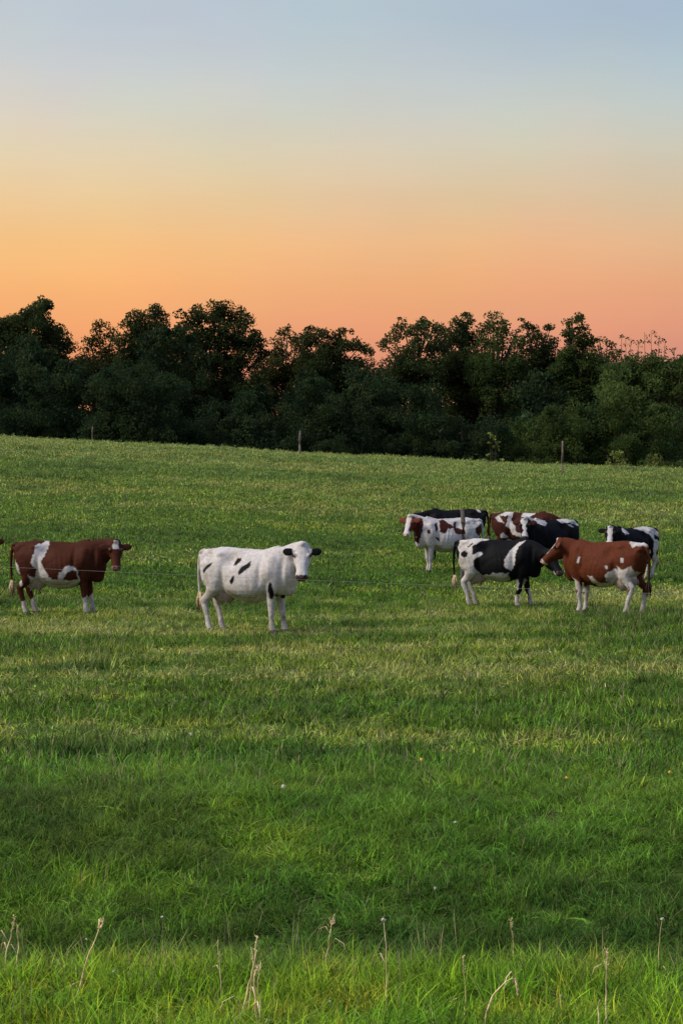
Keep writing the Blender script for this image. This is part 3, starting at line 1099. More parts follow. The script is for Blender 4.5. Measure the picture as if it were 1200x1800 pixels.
# the red brown cow on the left
cow(42.5, 106, -9, 'dark red-brown cow with white flank patch and small white forehead spot', BROWN, [
    (WHITE, [(285, 165), (310, 148), (345, 130), (352, 200), (325, 240), (320, 310), (345, 350), (378, 400), (372, 430), (335, 480), (270, 490), (250, 420), (282, 360), (240, 300), (255, 250), (258, 205)]),
    (WHITE, [(262, 500), (275, 440), (330, 400), (430, 428), (485, 335), (540, 318), (578, 355), (582, 432), (545, 500), (500, 540), (300, 540)]),
    (BROWN, [(478, 425), (500, 375), (540, 353), (570, 368), (570, 415), (530, 437)], 0.6),
    (WHITE, [(225, 400), (262, 420), (255, 560), (290, 690), (150, 720), (160, 600), (205, 560), (228, 500)]),
    (WHITE, [(118, 280), (148, 340), (172, 465), (150, 475), (112, 380)]),
    (WHITE, [(585, 540), (612, 575), (650, 500), (690, 445), (705, 470), (700, 500), (655, 570), (690, 570), (700, 720), (570, 720)]),
], (90, 715, 145, 690), ((1.12, -0.10, 1.43), -70, 66), (0.04, 0.10, 0.06, 0.16), -1, belly=0.02,
    head_cols=dict(face=BROWN, blaze=WHITE, blaze_w=0.055, blaze_t=(-0.05, 0.15), muzzle=(0.25, 0.14, 0.11), ear=(0.06, 0.018, 0.012)))

# the white cow in the middle
cow(37, 438, -27, 'mostly white cow with few small black spots and black ears', WHITE, [
    (BLACK, [(200, 330), (235, 295), (268, 275), (262, 305), (228, 335), (212, 364), (200, 352)], 0.4),
    (BLACK, [(420, 290), (438, 245), (470, 236), (476, 260), (447, 295), (425, 303)], 0.4),
    (BLACK, [(473, 345), (490, 315), (550, 264), (557, 300), (522, 345), (480, 373)], 0.4),
    (BLACK, [(417, 420), (430, 382), (450, 378), (453, 410), (436, 446), (420, 440)], 0.4),
    (BLACK, [(684, 440), (700, 425), (713, 440), (714, 510), (707, 557), (685, 555), (678, 500)], 0.4),
    ((0.25, 0.22, 0.21), [(712, 690), (742, 690), (740, 725), (715, 725)], 0.4),
    ((0.30, 0.27, 0.25), [(262, 665), (290, 665), (292, 705), (265, 700)], 0.4),
], (135, 800, 165, 835), ((1.03, -0.06, 1.50), -64, 60), (0.0, 0.08, 0.02, 0.10), -1, belly=0.02, hscale=1.17,
    head_cols=dict(face=WHITE, muzzle=(0.075, 0.045, 0.04), ear=BLACK, eye_ring=(0.30, 0.19, 0.15)))

# black cow hidden behind the spotted one
cow(61.5, 797, 188, 'black cow mostly hidden behind the white and red spotted cow', BLACK, [
    (WHITE, [(672, 118), (700, 118), (708, 145), (685, 140)], 0.3),
    (WHITE, [(655, 230), (680, 260), (690, 320), (650, 420), (630, 420)], 0.5),
], (755, 250, 118, 510), ((1.12, 0.1, 1.30), 10, 50), (0.02, 0.25, 0.0, 0.1), 1, head_cols=dict(face=BLACK, muzzle=MUZ_DK, ear=BLACK))

# white and red spotted cow
cow(57.5, 786, 197, 'white cow with dark red blotches behind the leaning post', WHITE, [
    ((0.046, 0.011, 0.007), [(185, 215), (215, 165), (248, 160), (246, 210), (236, 262), (215, 335), (190, 300)]),
    ((0.046, 0.011, 0.007), [(262, 240), (285, 240), (285, 265), (265, 265)], 0.4),
    ((0.046, 0.011, 0.007), [(320, 200), (340, 188), (341, 230), (325, 263), (316, 240)], 0.5),
    ((0.046, 0.011, 0.007), [(360, 175), (400, 172), (425, 200), (450, 215), (455, 190), (477, 184), (470, 230), (522, 235), (526, 272), (490, 277), (455, 264), (443, 228), (410, 232), (377, 268), (348, 256)], 0.7),
    ((0.046, 0.011, 0.007), [(598, 230), (652, 198), (657, 262), (625, 287), (600, 262)], 0.6),
    ((0.046, 0.011, 0.007), [(317, 284), (346, 300), (346, 326), (330, 312)], 0.4),
], (655, 225, 158, 545), ((1.06, 0.06, 1.48), 46, 62), (-0.02, 0.02, 0.0, 0.10), 1,
    head_cols=dict(face=WHITE, cheek=(0.13, 0.03, 0.02), muzzle=(0.55, 0.40, 0.34), ear=(0.15, 0.035, 0.022)))

# red brown cow at the back
cow(60.5, 921, -14, 'dark red-brown and white cow standing behind the black cow with white blaze', (0.046, 0.012, 0.007), [
    (WHITE, [(165, 160), (230, 122), (300, 90), (308, 130), (270, 152), (210, 150), (232, 190), (272, 226), (200, 212)], 0.6),
    (WHITE, [(303, 90), (342, 90), (332, 200), (376, 260), (388, 320), (442, 340), (442, 385), (350, 355), (318, 290), (278, 250), (292, 215)], 0.6),
    (WHITE, [(450, 80), (560, 80), (560, 130), (480, 182), (428, 166)], 0.6),
    (WHITE, [(225, 350), (260, 335), (300, 385), (225, 390)], 0.6),
], (120, 745, 112, 680), ((1.15, 0.1, 1.20), 20, 50), (0.02, 0.08, 0.0, 0.1), -1, head_cols=dict(face=BROWN, muzzle=MUZ_PK, ear=BROWN))

# black cow with the white blaze
cow(57.5, 968, 219, 'black cow with broad white face blaze and white patches along its back', BLACK, [
    (WHITE, [(480, 90), (705, 90), (702, 165), (660, 197), (570, 152), (500, 142)], 0.6),
    (WHITE, [(810, 90), (1000, 80), (1032, 205), (985, 180), (930, 160), (850, 160)], 0.6),
    (WHITE, [(898, 172), (930, 180), (957, 205), (935, 213), (905, 192)], 0.3),
], (1045, 545, 122, 735), ((1.00, 0.06, 1.46), 44, 66), (0.0, 0.12, 0.0, 0.1), 1, sock=0.36,
    head_cols=dict(face=BLACK, blaze=WHITE, blaze_w=0.062, blaze_t=(-0.05, 0.47), muzzle=(0.06, 0.04, 0.035), ear=(0.06, 0.02, 0.015)))

# small black and white cow at the back right
cow(56, 1111, 220, 'small black and white cow at the back behind the large red-brown cow', BLACK, [
    (WHITE, [(805, 262), (900, 225), (945, 245), (980, 300), (962, 332), (926, 300), (915, 340), (995, 375), (1000, 420), (975, 520), (975, 680), (925, 680), (925, 500), (912, 440), (914, 370), (890, 302), (850, 277)], 0.6),
    (WHITE, [(695, 275), (720, 250), (747, 300), (698, 308)], 0.5),
    (WHITE, [(600, 430), (900, 430), (900, 520), (600, 520)]),
], (990, 650, 252, 665), ((1.00, 0.12, 1.46), 40, 58), (0.0, 0.1, 0.0, 0.12), 1, scale=0.95, sock=0.4,
    head_cols=dict(face=WHITE, cheek=BLACK, muzzle=(0.10, 0.07, 0.06), ear=BLACK))

# black and white cow in front
cow(46, 877, -17, 'black cow with white rump and shoulder stripe facing the red-brown cow', BLACK, [
    (WHITE, [(528, 318), (640, 270), (748, 300), (742, 322), (680, 345), (640, 380), (640, 442), (700, 423), (708, 440), (652, 490), (650, 540), (690, 600), (722, 632), (640, 660), (620, 560), (560, 560), (545, 500), (550, 420), (530, 400), (542, 350)], 0.6),
    (WHITE, [(535, 480), (655, 480), (640, 600), (660, 900), (520, 900), (520, 640)]),
    (BLACK, [(558, 428), (585, 414), (612, 430), (607, 460), (577, 467), (558, 447)], 0.4),
    (BLACK, [(603, 382), (635, 348), (642, 355), (612, 387)], 0.3),
    (WHITE, [(950, 343), (988, 330), (942, 402), (932, 520), (906, 572), (863, 530), (863, 500), (890, 420)], 0.6),
    (WHITE, [(700, 610), (850, 582), (892, 592), (890, 650), (760, 680), (700, 650)], 0.8),
    (WHITE, [(905, 640), (955, 640), (948, 720), (912, 725)], 0.5),
    (WHITE, [(850, 768), (962, 758), (962, 930), (850, 930)], 0.6),
    (WHITE, [(1000, 690), (1100, 680), (1110, 900), (1000, 900)], 0.6),
], (515, 1065, 322, 868), ((1.13, -0.16, 1.20), -40, 52), (-0.10, 0.12, 0.10, 0.16), -1, belly=-0.01,
    head_cols=dict(face=BLACK, blaze=WHITE, blaze_w=0.030, blaze_t=(0.0, 0.12), muzzle=(0.10, 0.07, 0.065), chin=WHITE, ear=BLACK))

# red brown cow on the right
cow(43, 1062, 142, 'bright red-brown cow with white legs facing left at the herd edge', RED, [
    (WHITE, [(635, 300), (750, 290), (838, 300), (838, 352), (830, 372), (760, 370), (740, 392), (718, 352)], 0.6),
    (WHITE, [(679, 460), (698, 458), (700, 495), (680, 497)], 0.3),
    (WHITE, [(381, 455), (396, 455), (387, 512), (377, 502)], 0.3),
    (WHITE, [(578, 520), (600, 523), (592, 546), (580, 542)], 0.3),
    (WHITE, [(464, 600), (490, 600), (532, 650), (575, 650), (578, 590), (630, 543), (690, 560), (720, 700), (620, 720), (500, 720)], 0.6),
    (WHITE, [(643, 508), (690, 550), (752, 518), (772, 600), (790, 700), (800, 930), (640, 930), (735, 700), (690, 620)], 0.6),
    (WHITE, [(312, 600), (370, 650), (380, 700), (330, 710)], 0.4),
    (WHITE, [(360, 690), (480, 690), (490, 930), (360, 930)], 0.8),
], (800, 262, 338, 895), ((0.99, 0.10, 1.46), 34, 50), (0.02, -0.02, -0.04, 0.14), 1, belly=0.0, udder=0.19, tail_swing=-0.05, sock=0.40, switch='dark',
    head_cols=dict(face=RED, blaze=WHITE, blaze_w=0.045, blaze_t=(-0.05, 0.36), muzzle=(0.58, 0.44, 0.36), ear=(0.12, 0.04, 0.025)))


# ------------------------------------------------------------------ grass
def blade_mat():
    m = bpy.data.materials.new('grass_blades')
    m.use_nodes = True
    nt = m.node_tree
    nt.nodes.clear()

    def N(t, **kw):
        n = nt.nodes.new(t)
        for k, v in kw.items():
            setattr(n, k, v)
        return n
    col = N('ShaderNodeAttribute', attribute_type='INSTANCER', attribute_name='gcol')
    tt = N('ShaderNodeAttribute', attribute_type='GEOMETRY', attribute_name='t')
    rr = N('ShaderNodeAttribute', attribute_type='GEOMETRY', attribute_name='r')
    # blade to blade variation
    mv = N('ShaderNodeMapRange')
    mv.inputs['To Min'].default_value = 0.32
    mv.inputs['To Max'].default_value = 2.25
    pw = N('ShaderNodeMath', operation='POWER')
    pw.inputs[1].default_value = 1.7
    nt.links.new(rr.outputs['Fac'], pw.inputs[0])
    nt.links.new(pw.outputs[0], mv.inputs['Value'])
    sc = N('ShaderNodeVectorMath', operation='SCALE')
    nt.links.new(col.outputs['Vector'], sc.inputs[0])
    nt.links.new(mv.outputs[0], sc.inputs['Scale'])
    # yellowed tips
    tipf = N('ShaderNodeMapRange')
    tipf.inputs['From Min'].default_value = 0.55
    tipf.inputs['To Max'].default_value = 0.45
    nt.links.new(tt.outputs['Fac'], tipf.inputs['Value'])
    mix1 = N('ShaderNodeMix', data_type='RGBA')
    nt.links.new(tipf.outputs[0], mix1.inputs[0])
    nt.links.new(sc.outputs[0], mix1.inputs[6])
    mix1.inputs[7].default_value = (0.29, 0.39, 0.07, 1)
    # dry blades
    dry = N('ShaderNodeMapRange')
    dry.inputs['From Min'].default_value = 0.955
    dry.inputs['From Max'].default_value = 0.965
    nt.links.new(rr.outputs['Fac'], dry.inputs['Value'])
    mix2 = N('ShaderNodeMix', data_type='RGBA')
    nt.links.new(dry.outputs[0], mix2.inputs[0])
    nt.links.new(mix1.outputs[2], mix2.inputs[6])
    mix2.inputs[7].default_value = (0.30, 0.27, 0.14, 1)
    d = N('ShaderNodeBsdfPrincipled')
    d.inputs['Roughness'].default_value = 0.6
    d.inputs['Specular IOR Level'].default_value = 0.10
    t = N('ShaderNodeBsdfTranslucent')
    ge_ = N('ShaderNodeNewGeometry')
    nm = N('ShaderNodeMix', data_type='VECTOR')
    nm.inputs[0].default_value = 0.68
    nt.links.new(ge_.outputs['Normal'], nm.inputs[4])
    nm.inputs[5].default_value = (0, 0, 1)
    nn = N('ShaderNodeVectorMath', operation='NORMALIZE')
    nt.links.new(nm.outputs[1], nn.inputs[0])
    nt.links.new(nn.outputs[0], d.inputs['Normal'])
    nt.links.new(mix2.outputs[2], d.inputs['Base Color'])
    nt.links.new(mix2.outputs[2], t.inputs[0])
    ms = N('ShaderNodeMixShader')
    ms.inputs[0].default_value = 0.30
    nt.links.new(d.outputs[0], ms.inputs[1])
    nt.links.new(t.outputs[0], ms.inputs[2])
    o = N('ShaderNodeOutputMaterial')
    nt.links.new(ms.outputs[0], o.inputs[0])
    return m


M_BLADE = blade_mat()


def tuft(name, n, radius, h, w, seed, stalks=0, lean=0.55, segs=3):
    g = random.Random(seed)
    V, F, T, RR = [], [], [], []

    def blade(x, y, hh, ww, az, ln, rv, sg=segs, head=False):
        b = len(V)
        ca, sa = math.cos(az), math.sin(az)
        wx, wy = -sa, ca
        tw = g.uniform(-0.8, 0.8)
        wx, wy = wx * math.cos(tw) - wy * math.sin(tw), wx * math.sin(tw) + wy * math.cos(tw)
        for i in range(sg + 1):
            f = i / sg
            off = ln * hh * f ** 1.8
            z = hh * (f - 0.25 * ln * f ** 2.5) - 0.02
            px_, py_ = x + ca * off, y + sa * off
            if head:
                k = ww * (0.35 if f < 0.7 else 1.0) if i < sg else ww * 0.15
            else:
                k = ww * (1 - f ** 1.6) + (0.0008 if i < sg else 0)
            if i == sg and not head:
                V.append((px_, py_, z)); T.append(f); RR.append(rv)
            else:
                V.append((px_ - wx * k / 2, py_ - wy * k / 2, z)); V.append((px_ + wx * k / 2, py_ + wy * k / 2, z))
                T.extend((f, f)); RR.extend((rv, rv))
        for i in range(sg):
            a = b + 2 * i
            if i == sg - 1 and not head:
                F.append((a, a + 1, a + 2))
            else:
                F.append((a, a + 1, a + 3, a + 2))
    for k in range(n):
        a = g.uniform(0, 2 * math.pi)
        q = radius * math.sqrt(g.random())
        blade(q * math.cos(a), q * math.sin(a), h * g.uniform(0.45, 1.1), w * g.uniform(0.6, 1.2), g.uniform(0, 6.283), lean * g.uniform(0.2, 1.5), g.uniform(0, 0.975))
    for k in range(stalks):
        a = g.uniform(0, 2 * math.pi)
        q = radius * math.sqrt(g.random())
        blade(q * math.cos(a), q * math.sin(a), h * g.uniform(1.05, 1.4), w * 0.9, g.uniform(0, 6.283), g.uniform(0.05, 0.3), 1.0, 4, True)
    me = mesh_from(name, V, F, True)
    set_attr(me, 't', 'FLOAT', 'POINT', np.array(T, np.float32))
    set_attr(me, 'r', 'FLOAT', 'POINT', np.array(RR, np.float32))
    me.materials.append(M_BLADE)
    return bpy.data.objects.new(name, me)


def grass_field(name, label, tufts, X, Y, scl, idx, gcol):
    coll = bpy.data.collections.new(name + '_tufts')
    for i, t in enumerate(tufts):
        t.name = '%s_tuft_%02d' % (name, i)      # the collection hands its tufts out in order of name
        coll.objects.link(t)
    n = len(X)
    Z = ground_z(X, Y)
    me = bpy.data.meshes.new(name)
    me.vertices.add(n)
    me.vertices.foreach_set('co', np.stack([X, Y, Z], 1).ravel())
    set_attr(me, 'idx', 'INT', 'POINT', idx.astype(np.int32))
    rot = np.stack([rng.normal(0, 0.24, n), rng.normal(0, 0.24, n), rng.uniform(0, 6.283, n)], 1).astype(np.float32)
    set_attr(me, 'rot', 'FLOAT_VECTOR', 'POINT', rot)
    set_attr(me, 'scl', 'FLOAT_VECTOR', 'POINT', scl.astype(np.float32))
    set_attr(me, 'gcol', 'FLOAT_VECTOR', 'POINT', gcol.astype(np.float32))
    o = link(name, me, [M_BLADE])
    ng = bpy.data.node_groups.new(name + '_nodes', 'GeometryNodeTree')
    ng.interface.new_socket('Geometry', in_out='INPUT', socket_type='NodeSocketGeometry')
    ng.interface.new_socket('Geometry', in_out='OUTPUT', socket_type='NodeSocketGeometry')
    gi = ng.nodes.new('NodeGroupInput')
    go = ng.nodes.new('NodeGroupOutput')
    ip = ng.nodes.new('GeometryNodeInstanceOnPoints')
    ci = ng.nodes.new('GeometryNodeCollectionInfo')
    ci.inputs['Collection'].default_value = coll
    ci.inputs['Separate Children'].default_value = True
    ci.inputs['Reset Children'].default_value = True

    def na(nm, typ):
        q = ng.nodes.new('GeometryNodeInputNamedAttribute')
        q.data_type = typ
        q.inputs['Name'].default_value = nm
        return q.outputs['Attribute']
    ng.links.new(gi.outputs[0], ip.inputs['Points'])
    ng.links.new(ci.outputs[0], ip.inputs['Instance'])
    ip.inputs['Pick Instance'].default_value = True
    ng.links.new(na('idx', 'INT'), ip.inputs['Instance Index'])
    ng.links.new(na('rot', 'FLOAT_VECTOR'), ip.inputs['Rotation'])
    ng.links.new(na('scl', 'FLOAT_VECTOR'), ip.inputs['Scale'])
    ng.links.new(ip.outputs[0], go.inputs[0])
    md = o.modifiers.new('tufts', 'NODES')
    md.node_group = ng
    o['kind'] = 'stuff'
    o['label'] = label
    o['category'] = 'grass'
    return o


def scatter(y0, y1, per_m2, margin=0.225, extra=4.0):
    """random points in the wedge the lens sees (and a little beside it)"""
    xm = margin * y1 + extra
    n = int((y1 - y0) * 2 * xm * per_m2)
    x = rng.uniform(-xm, xm, n)
    y = rng.uniform(y0, y1, n)
    k = np.abs(x) < margin * y + extra
    return x[k], y[k]


def patches(x, y):
    """0..1 where the sward is rank and dark, and where it is thin and pale"""
    # broken cross-slope bands: the pattern of grazing
    w = 0.5 * vnoise(x * 0.35, y, 2.3, 21) + 0.3 * vnoise(x * 0.5, y, 0.9, 22) + 0.2 * vnoise(x, y, 7.0, 23)
    return w


def clumps_of(x, y):
    # rank tussocks the cows leave standing
    a = smooth(0.66, 0.80, vnoise(x * 0.75, y, 1.25, 51) + 0.12 * (vnoise(x, y, 0.4, 52) - .5))
    return a * smooth(12.5, 15, y) * smooth(0.35, 0.55, vnoise(x, y, 6.0, 53) + 0.1)


def grass_colour(x, y):
    n = len(x)
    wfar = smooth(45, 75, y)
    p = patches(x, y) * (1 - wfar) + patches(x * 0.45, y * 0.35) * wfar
    fine = rng.normal(0, 1, n)
    dark = np.array([0.060, 0.140, 0.012])
    mid = np.array([0.172, 0.275, 0.018])
    pale = np.array([0.300, 0.375, 0.075])
    far = np.array([0.222, 0.300, 0.078])
    k = smooth(0.36, 0.66, p)[:, None]
    c = dark * (1 - k) + mid * k
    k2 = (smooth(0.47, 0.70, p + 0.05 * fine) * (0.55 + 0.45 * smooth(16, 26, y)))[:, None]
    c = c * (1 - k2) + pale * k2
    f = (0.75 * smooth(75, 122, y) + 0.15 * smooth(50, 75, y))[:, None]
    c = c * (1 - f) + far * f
    # lush verge on the bank
    yb = y + 1.1 * (vnoise(x, y, 0.7, 71) - .5) + 0.5 * (vnoise(x, y, 0.2, 72) - .5)
    b = (1 - smooth(9.8, 10.9, yb))[:, None]
    lush = np.array([0.185, 0.390, 0.013]) * (0.75 + 0.5 * vnoise(x, y, 0.5, 41))[:, None]
    c = c * (1 - b) + lush * b
    # shade of the ditch, painted into the grass colour
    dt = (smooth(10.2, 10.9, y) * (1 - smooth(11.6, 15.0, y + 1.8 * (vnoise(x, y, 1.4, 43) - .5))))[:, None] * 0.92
    ditch_shade = np.array([0.024, 0.074, 0.010])
    c = c * (1 - dt) + ditch_shade * (0.8 + 0.5 * vnoise(x, y, 0.45, 44))[:, None] * dt
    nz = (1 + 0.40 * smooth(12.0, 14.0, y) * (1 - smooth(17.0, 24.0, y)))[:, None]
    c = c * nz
    cl = clumps_of(x, y)[:, None]
    c = c * (1 - 0.55 * cl) + np.array([0.045, 0.085, 0.020]) * 0.55 * cl
    hue = (vnoise(x, y, 0.33, 61) - .5) + 0.5 * (vnoise(x, y, 1.7, 62) - .5)
    c = c * np.stack([1 + 0.45 * hue, 1 + 0.18 * hue, 1 - 0.25 * hue], 1)
    tone = (0.6 * vnoise(x, y, 0.38, 63) + 0.4 * vnoise(x * 0.6, y, 1.5, 64) - .5) * (1 - 0.6 * smooth(35, 70, y))
    c = c * np.exp(1.5 * tone)[:, None] * np.stack([1 + 0.5 * tone, np.ones(n), 1 - 0.2 * tone], 1)
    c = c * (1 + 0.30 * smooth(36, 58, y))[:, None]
    c = c * np.exp((0.34 - 0.16 * smooth(35, 70, y)) * fine)[:, None]
    return np.clip(c, 0.008, 0.4)


def build_grass():
    straw = [tuft('tuft', 10, 0.09, 0.20, 0.0048, 590 + k, 3, 0.9, 4) for k in range(2)]
    weed_near = [tuft('tuft', 16, 0.09, 0.10, 0.024, 560 + k, 0, 1.6, 3) for k in range(2)]
    weed_mid = [tuft('tuft', 18, 0.16, 0.075, 0.030, 570 + k, 0, 1.6, 3) for k in range(2)]
    near = [tuft('tuft', 46, 0.12, 0.17, 0.0062, 500 + k, 1 if k > 3 else 0, 1.15, 4) for k in range(6)] + weed_near + straw
    mid = [tuft('tuft', 36, 0.18, 0.125, 0.0105, 520 + k, 2 if k > 2 else 0, 1.0) for k in range(6)] + weed_mid
    farl = [tuft('tuft', 30, 0.34, 0.11, 0.022, 540 + k, 1 if k > 3 else 0, 1.1) for k in range(6)]
    # bank and ditch
    x, y = scatter(6.8, 18, 125)
    p = patches(x, y)
    h = 0.72 + 0.55 * vnoise(x, y, 0.45, 31) + 0.25 * (p - .5)
    h = h * (1 - 0.25 * smooth(14, 18, y))
    s = h * rng.uniform(0.55, 1.3, len(x))
    scl = np.stack([0.9 * np.ones_like(s), 0.9 * np.ones_like(s), s], 1)
    idx = rng.integers(0, 4, len(x))
    st = rng.random(len(x)) < 0.05
    idx[st] = rng.integers(4, 6, st.sum())
    wd = rng.random(len(x)) < 0.14
    idx[wd] = rng.integers(6, 8, wd.sum())
    sw = (rng.random(len(x)) < 0.07) & (y > 9.0) & (y < 10.8)
    idx[sw] = rng.integers(8, 10, sw.sum())
    grass_field('verge_grass', 'lush bright green verge grass with shade painted into its colour in the ditch', near, x, y, scl, idx, grass_colour(x, y))
    # pasture round the cows
    x, y = scatter(16.5, 50, 30)
    p = patches(x, y)
    k = rng.random(len(x)) < np.clip(1.15 - 0.55 * smooth(20, 50, y), 0, 1)
    x, y, p = x[k], y[k], p[k]
    h = 0.72 + 0.75 * smooth(0.60, 0.35, p) * 0.4 + 0.5 * vnoise(x, y, 1.1, 33) + 0.75 * clumps_of(x, y)
    s = h * rng.uniform(0.7, 1.25, len(x))
    scl = np.stack([np.full_like(s, 1.0), np.full_like(s, 1.0), s], 1)
    idx = rng.integers(0, 4, len(x))
    st = rng.random(len(x)) < 0.12 + 0.4 * smooth(0.5, 0.7, p)
    idx[st] = rng.integers(3, 6, st.sum())
    wd = rng.random(len(x)) < 0.12
    idx[wd] = rng.integers(6, 8, wd.sum())
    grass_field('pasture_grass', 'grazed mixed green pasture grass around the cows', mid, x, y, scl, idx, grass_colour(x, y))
    # far slope
    x, y = scatter(48, 131, 9)
    p = patches(x * 0.6, y * 0.6)
    h = 0.65 + 0.9 * clumps_of(x, y) + 0.5 * vnoise(x, y, 2.1, 34) + 0.25 * vnoise(x, y, 0.6, 35)
    s = h * rng.uniform(0.7, 1.3, len(x))
    scl = np.stack([np.full_like(s, 1.1), np.full_like(s, 1.1), s], 1)
    idx = rng.integers(0, 4, len(x))
    st = rng.random(len(x)) < 0.25
    idx[st] = rng.integers(4, 6, st.sum())
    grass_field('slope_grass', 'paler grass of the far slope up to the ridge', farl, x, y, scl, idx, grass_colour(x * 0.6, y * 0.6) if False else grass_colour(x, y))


build_grass()

# ------------------------------------------------------------------ dry stalks and flowers
M_STALK = simple_mat('dry_stalk', (0.76, 0.57, 0.32), 0.85, 0.35, 25)
M_SEED = simple_mat('dry_seed_head', (0.70, 0.54, 0.33), 0.95, 0.35, 40)
M_FLUFF = simple_mat('white_petals', (0.52, 0.50, 0.42), 0.8, 0.1, 40)
M_YELLOW = simple_mat('yellow_petals', (0.75, 0.55, 0.06), 0.7, 0.15, 40)
M_STEM = simple_mat('flower_stem', (0.08, 0.13, 0.03), 0.8, 0.2, 30)


def stalk(pts_px, d, label, rad=0.004, head=0.0, tip=None):
    base = pts_px[0]
    x0 = px_at(base[0], d)
    z0 = float(ground_z(x0, d))
    root = thing('dry_grass_stalk', label, 'grass stalk', (x0, d, z0), 0, 'dry stalks on the verge')
    top_rows = [z_at(p[1], d) - z0 for p in pts_px]
    P = [Vector((px_at(p[0], d) - x0, 0.03 * math.sin(i * 2.1), h)) for i, (p, h) in enumerate(zip(pts_px, top_rows))]
    if P[0].z > 0:
        P.insert(0, Vector((P[0].x, 0, -0.02)))
    rj = random.Random(int(base[0]) * 3 + 1)
    Q = [P[0]]
    for a_, b_ in zip(P[:-1], P[1:]):
        for f_ in (0.33, 0.66, 1.0):
            q_ = a_.lerp(b_, f_)
            if f_ < 1.0:
                q_ = q_ + Vector((rj.uniform(-1, 1), rj.uniform(-1, 1), 0)) * 0.0045
            Q.append(q_)
    P = Q
    n = len(P)
    for k in range(rj.choice((1, 2, 2, 3))):                       # withered leaves hanging off the stem
        i_ = rj.randrange(1, max(2, n - 2))
        az = rj.uniform(0, 6.28)
        ln = rj.uniform(0.05, 0.12)
        o_ = Vector((math.cos(az), math.sin(az), 0))
        gl = Geo()
        gl.tube([P[i_], P[i_] + o_ * ln * .35 + Vector((0, 0, ln * .45)), P[i_] + o_ * ln * .8 + Vector((0, 0, ln * .25)), P[i_] + o_ * ln + Vector((0, 0, -ln * .3))],
                [(0.0015, 0.0010), (0.0032, 0.0008), (0.0026, 0.0008), (0.0006, 0.0004)], 6)
        link('dry_leaf', gl.mesh('dry_leaf'), [M_STALK], root)
    ge = Geo()
    ge.tube(P, [rad * 0.88 * (1.0 - 0.6 * i / (n - 1)) * (1 + 0.12 * math.sin(i * 2.7)) for i in range(n)], 6, (0, 1, 0))
    link('stem', ge.mesh('stem'), [M_STALK], root)
    if head > 0:
        gh = Geo()
        r = random.Random(int(base[0]))
        a, b = P[-4], P[-1]
        for k in range(16):
            f = r.uniform(0.25, 1.05)
            p = a.lerp(b, f)
            q = p + Vector((r.uniform(-1, 1), r.uniform(-1, 1), r.uniform(0.3, 1.4))) * head
            gh.tube([p, p.lerp(q, .5), q], [0.0010, 0.0019, 0.0005], 5)
        link('seed_head', gh.mesh('seed_head'), [M_SEED], root)['kind'] = 'stuff'
    if tip:
        gt = Geo()
        r = random.Random(int(base[0]) + 5)
        for k in range(12):
            q = P[-1] + Vector((r.uniform(-1, 1), r.uniform(-1, 1), r.uniform(-.5, 1))) * 0.007
            gt.ball(q, (0.0035, 0.0035, 0.0045), 4)
        link('flower_head', gt.mesh('flower_head'), [M_FLUFF], root)


stalk([(131, 1768), (143, 1722), (158, 1672), (172, 1640), (180, 1622)], 9.3, 'slanting straw stalk near the left of the verge', 0.0045, 0.014)
stalk([(424, 1790), (436, 1735), (448, 1690), (452, 1648)], 9.0, 'thick pale straw stalk leaning in the double clump', 0.006, 0.012)
stalk([(433, 1800), (440, 1745), (446, 1700), (441, 1668)], 9.1, 'thin straw bent left behind the thick pale straw', 0.0032, 0.006)
stalk([(458, 1805), (457, 1760), (453, 1722), (458, 1690)], 8.8, 'thin straw at the right side of the double clump', 0.003, 0.006)
stalk([(452, 1815), (449, 1760), (447, 1715), (452, 1700)], 8.9, 'reddish upright stalk close against the thick pale straw', 0.006, 0.010)
stalk([(570, 1712), (574, 1680), (580, 1640), (586, 1612)], 9.9, 'reddish stalk with nodding seed head at mid verge', 0.0042, 0.018)
stalk([(679, 1775), (680, 1720), (678, 1660), (674, 1618)], 9.3, 'thin stalk tipped with a small white flower head', 0.0036, 0.0, True)
stalk([(853, 1792), (866, 1755), (884, 1728), (900, 1721), (909, 1728), (908, 1748)], 8.9, 'pale stalk bent over in an arch', 0.0058, 0.008)
stalk([(1066, 1800), (1067, 1750), (1064, 1705), (1066, 1672)], 8.8, 'brown upright stalk near the right end of the verge', 0.005, 0.014)
stalk([(1052, 1805), (1052, 1775), (1053, 1756)], 8.7, 'short straw stub beside the brown upright stalk', 0.005)
stalk([(388, 1762), (386, 1710), (384, 1650)], 9.4, 'thin straight straw stalk left of the double clump', 0.0032, 0.008)
stalk([(818, 1770), (817, 1725), (814, 1682)], 9.3, 'thin upright stalk left of the arched stalk', 0.0032, 0.009)
stalk([(1158, 1715), (1159, 1670), (1162, 1615)], 10.0, 'thin stalk with pale tip at the far right verge', 0.003, 0.0, True)
stalk([(10, 1680), (18, 1650), (27, 1612)], 9.9, 'slanting stalk at the left border of the verge', 0.004, 0.010)
stalk([(29, 1690), (31, 1660), (32, 1626)], 9.9, 'short upright stalk close to the left border', 0.004, 0.006)
stalk([(903, 1700), (902, 1665), (897, 1615)], 10.0, 'fine brown stalk rising before the dark ditch', 0.0026, 0.010)


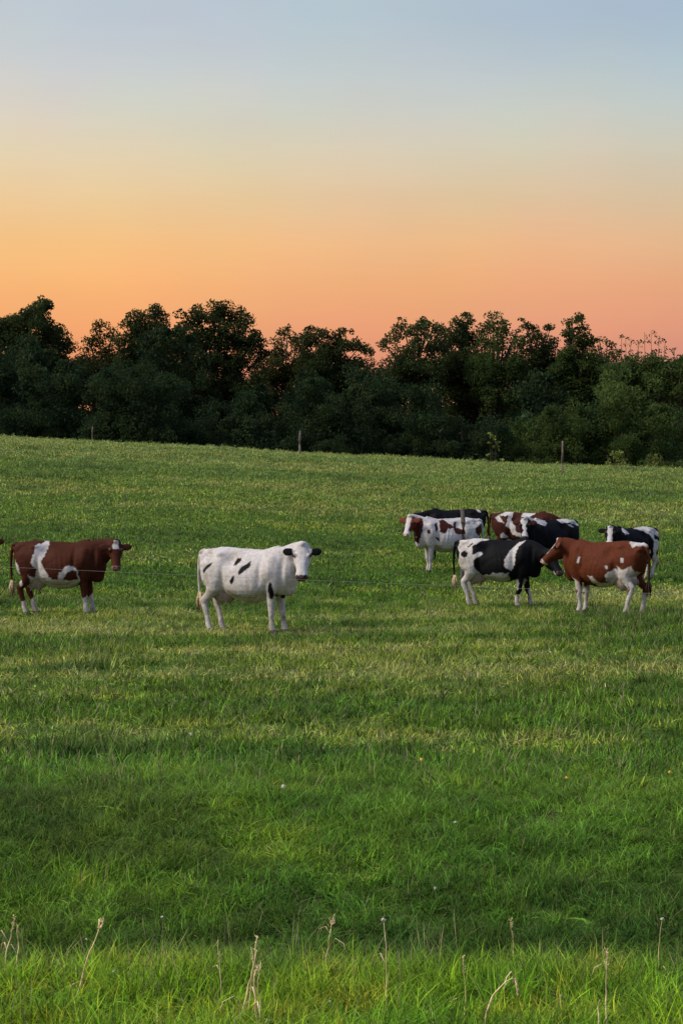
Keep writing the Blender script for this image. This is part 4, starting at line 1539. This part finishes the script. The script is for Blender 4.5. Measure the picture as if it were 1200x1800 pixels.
def flower(px, py, d, col, label, size=0.018, hgt=0.14):
    x = px_at(px, d)
    zb = float(ground_z(x, d))
    h = z_at(py, d) - zb
    root = thing('wild_flower', label, 'flower', (x, d, zb), 0, 'small flowers in the grass')
    ge = Geo()
    ge.tube([(0, 0, -0.02), (0.01, 0, h * .5), (0, 0, h)], [0.002, 0.002, 0.0016], 5, (0, 1, 0))
    link('stem', ge.mesh('stem'), [M_STEM], root)
    gp = Geo()
    r = random.Random(px)
    for k in range(22):
        zz = r.uniform(-0.7, 1.0)
        a = r.uniform(0, 6.283)
        q = math.sqrt(1 - zz * zz)
        t = Vector((math.cos(a) * q, math.sin(a) * q, zz * 0.9)) * size * r.uniform(0.35, 0.62)
        gp.tube([Vector((0, 0, h)), Vector((0, 0, h)) + t * .6, Vector((0, 0, h)) + t], [(0.002, 0.002), (size * .20, size * .05), (size * .08, 0.001)], 6)
    gp.ball((0, 0, h), (size * .3, size * .3, size * .28), 5)
    link('petals', gp.mesh('petals'), [col], root)


def depth_for(py, h):
    """distance at which a flower of height h above the pasture shows at this row"""
    lo, hi = 8.0, 48.0
    best = min((abs(float(ground_z(0.0, lo + k * 0.05)) + h - z_at(py, lo + k * 0.05)), lo + k * 0.05) for k in range(int((hi - lo) / 0.05)))
    return best[1]


for (px, py, col, size, lab) in (
        (498, 1383, M_FLUFF, 0.034, 'large pale white flower below the middle of the pasture'),
        (336, 1290, M_FLUFF, 0.035, 'small white flower left of the pasture middle'),
        (740, 1335, M_YELLOW, 0.030, 'yellow flower right of the pasture middle'),
        (996, 1368, M_YELLOW, 0.030, 'yellow flower low in the pasture between two others'),
        (1177, 1358, M_YELLOW, 0.035, 'yellow flower nearest the right border'),
        (200, 1708, M_FLUFF, 0.016, 'pinkish white flower on the verge by the slanting straw'),
        (580, 1762, M_FLUFF, 0.012, 'tiny cream flower low on the verge between the reddish stalks'),
        (152, 1652, M_FLUFF, 0.014, 'white flower at the verge edge just left of the slanting straw'),
        (285, 1613, M_FLUFF, 0.016, 'white flower over the dark ditch'),
        (985, 1752, M_FLUFF, 0.012, 'white flower right of the arched stalk'),
        (765, 1562, M_FLUFF, 0.022, 'white flower on the far ditch bank'),
        (800, 1446, M_FLUFF, 0.024, 'small white flower above the far ditch bank')):
    dd = depth_for(py, 0.17) if py < 1600 else {200: 9.4, 580: 8.9, 152: 10.1, 285: 10.4, 985: 9.0}[px]
    flower(px, py, dd, col, lab, size)
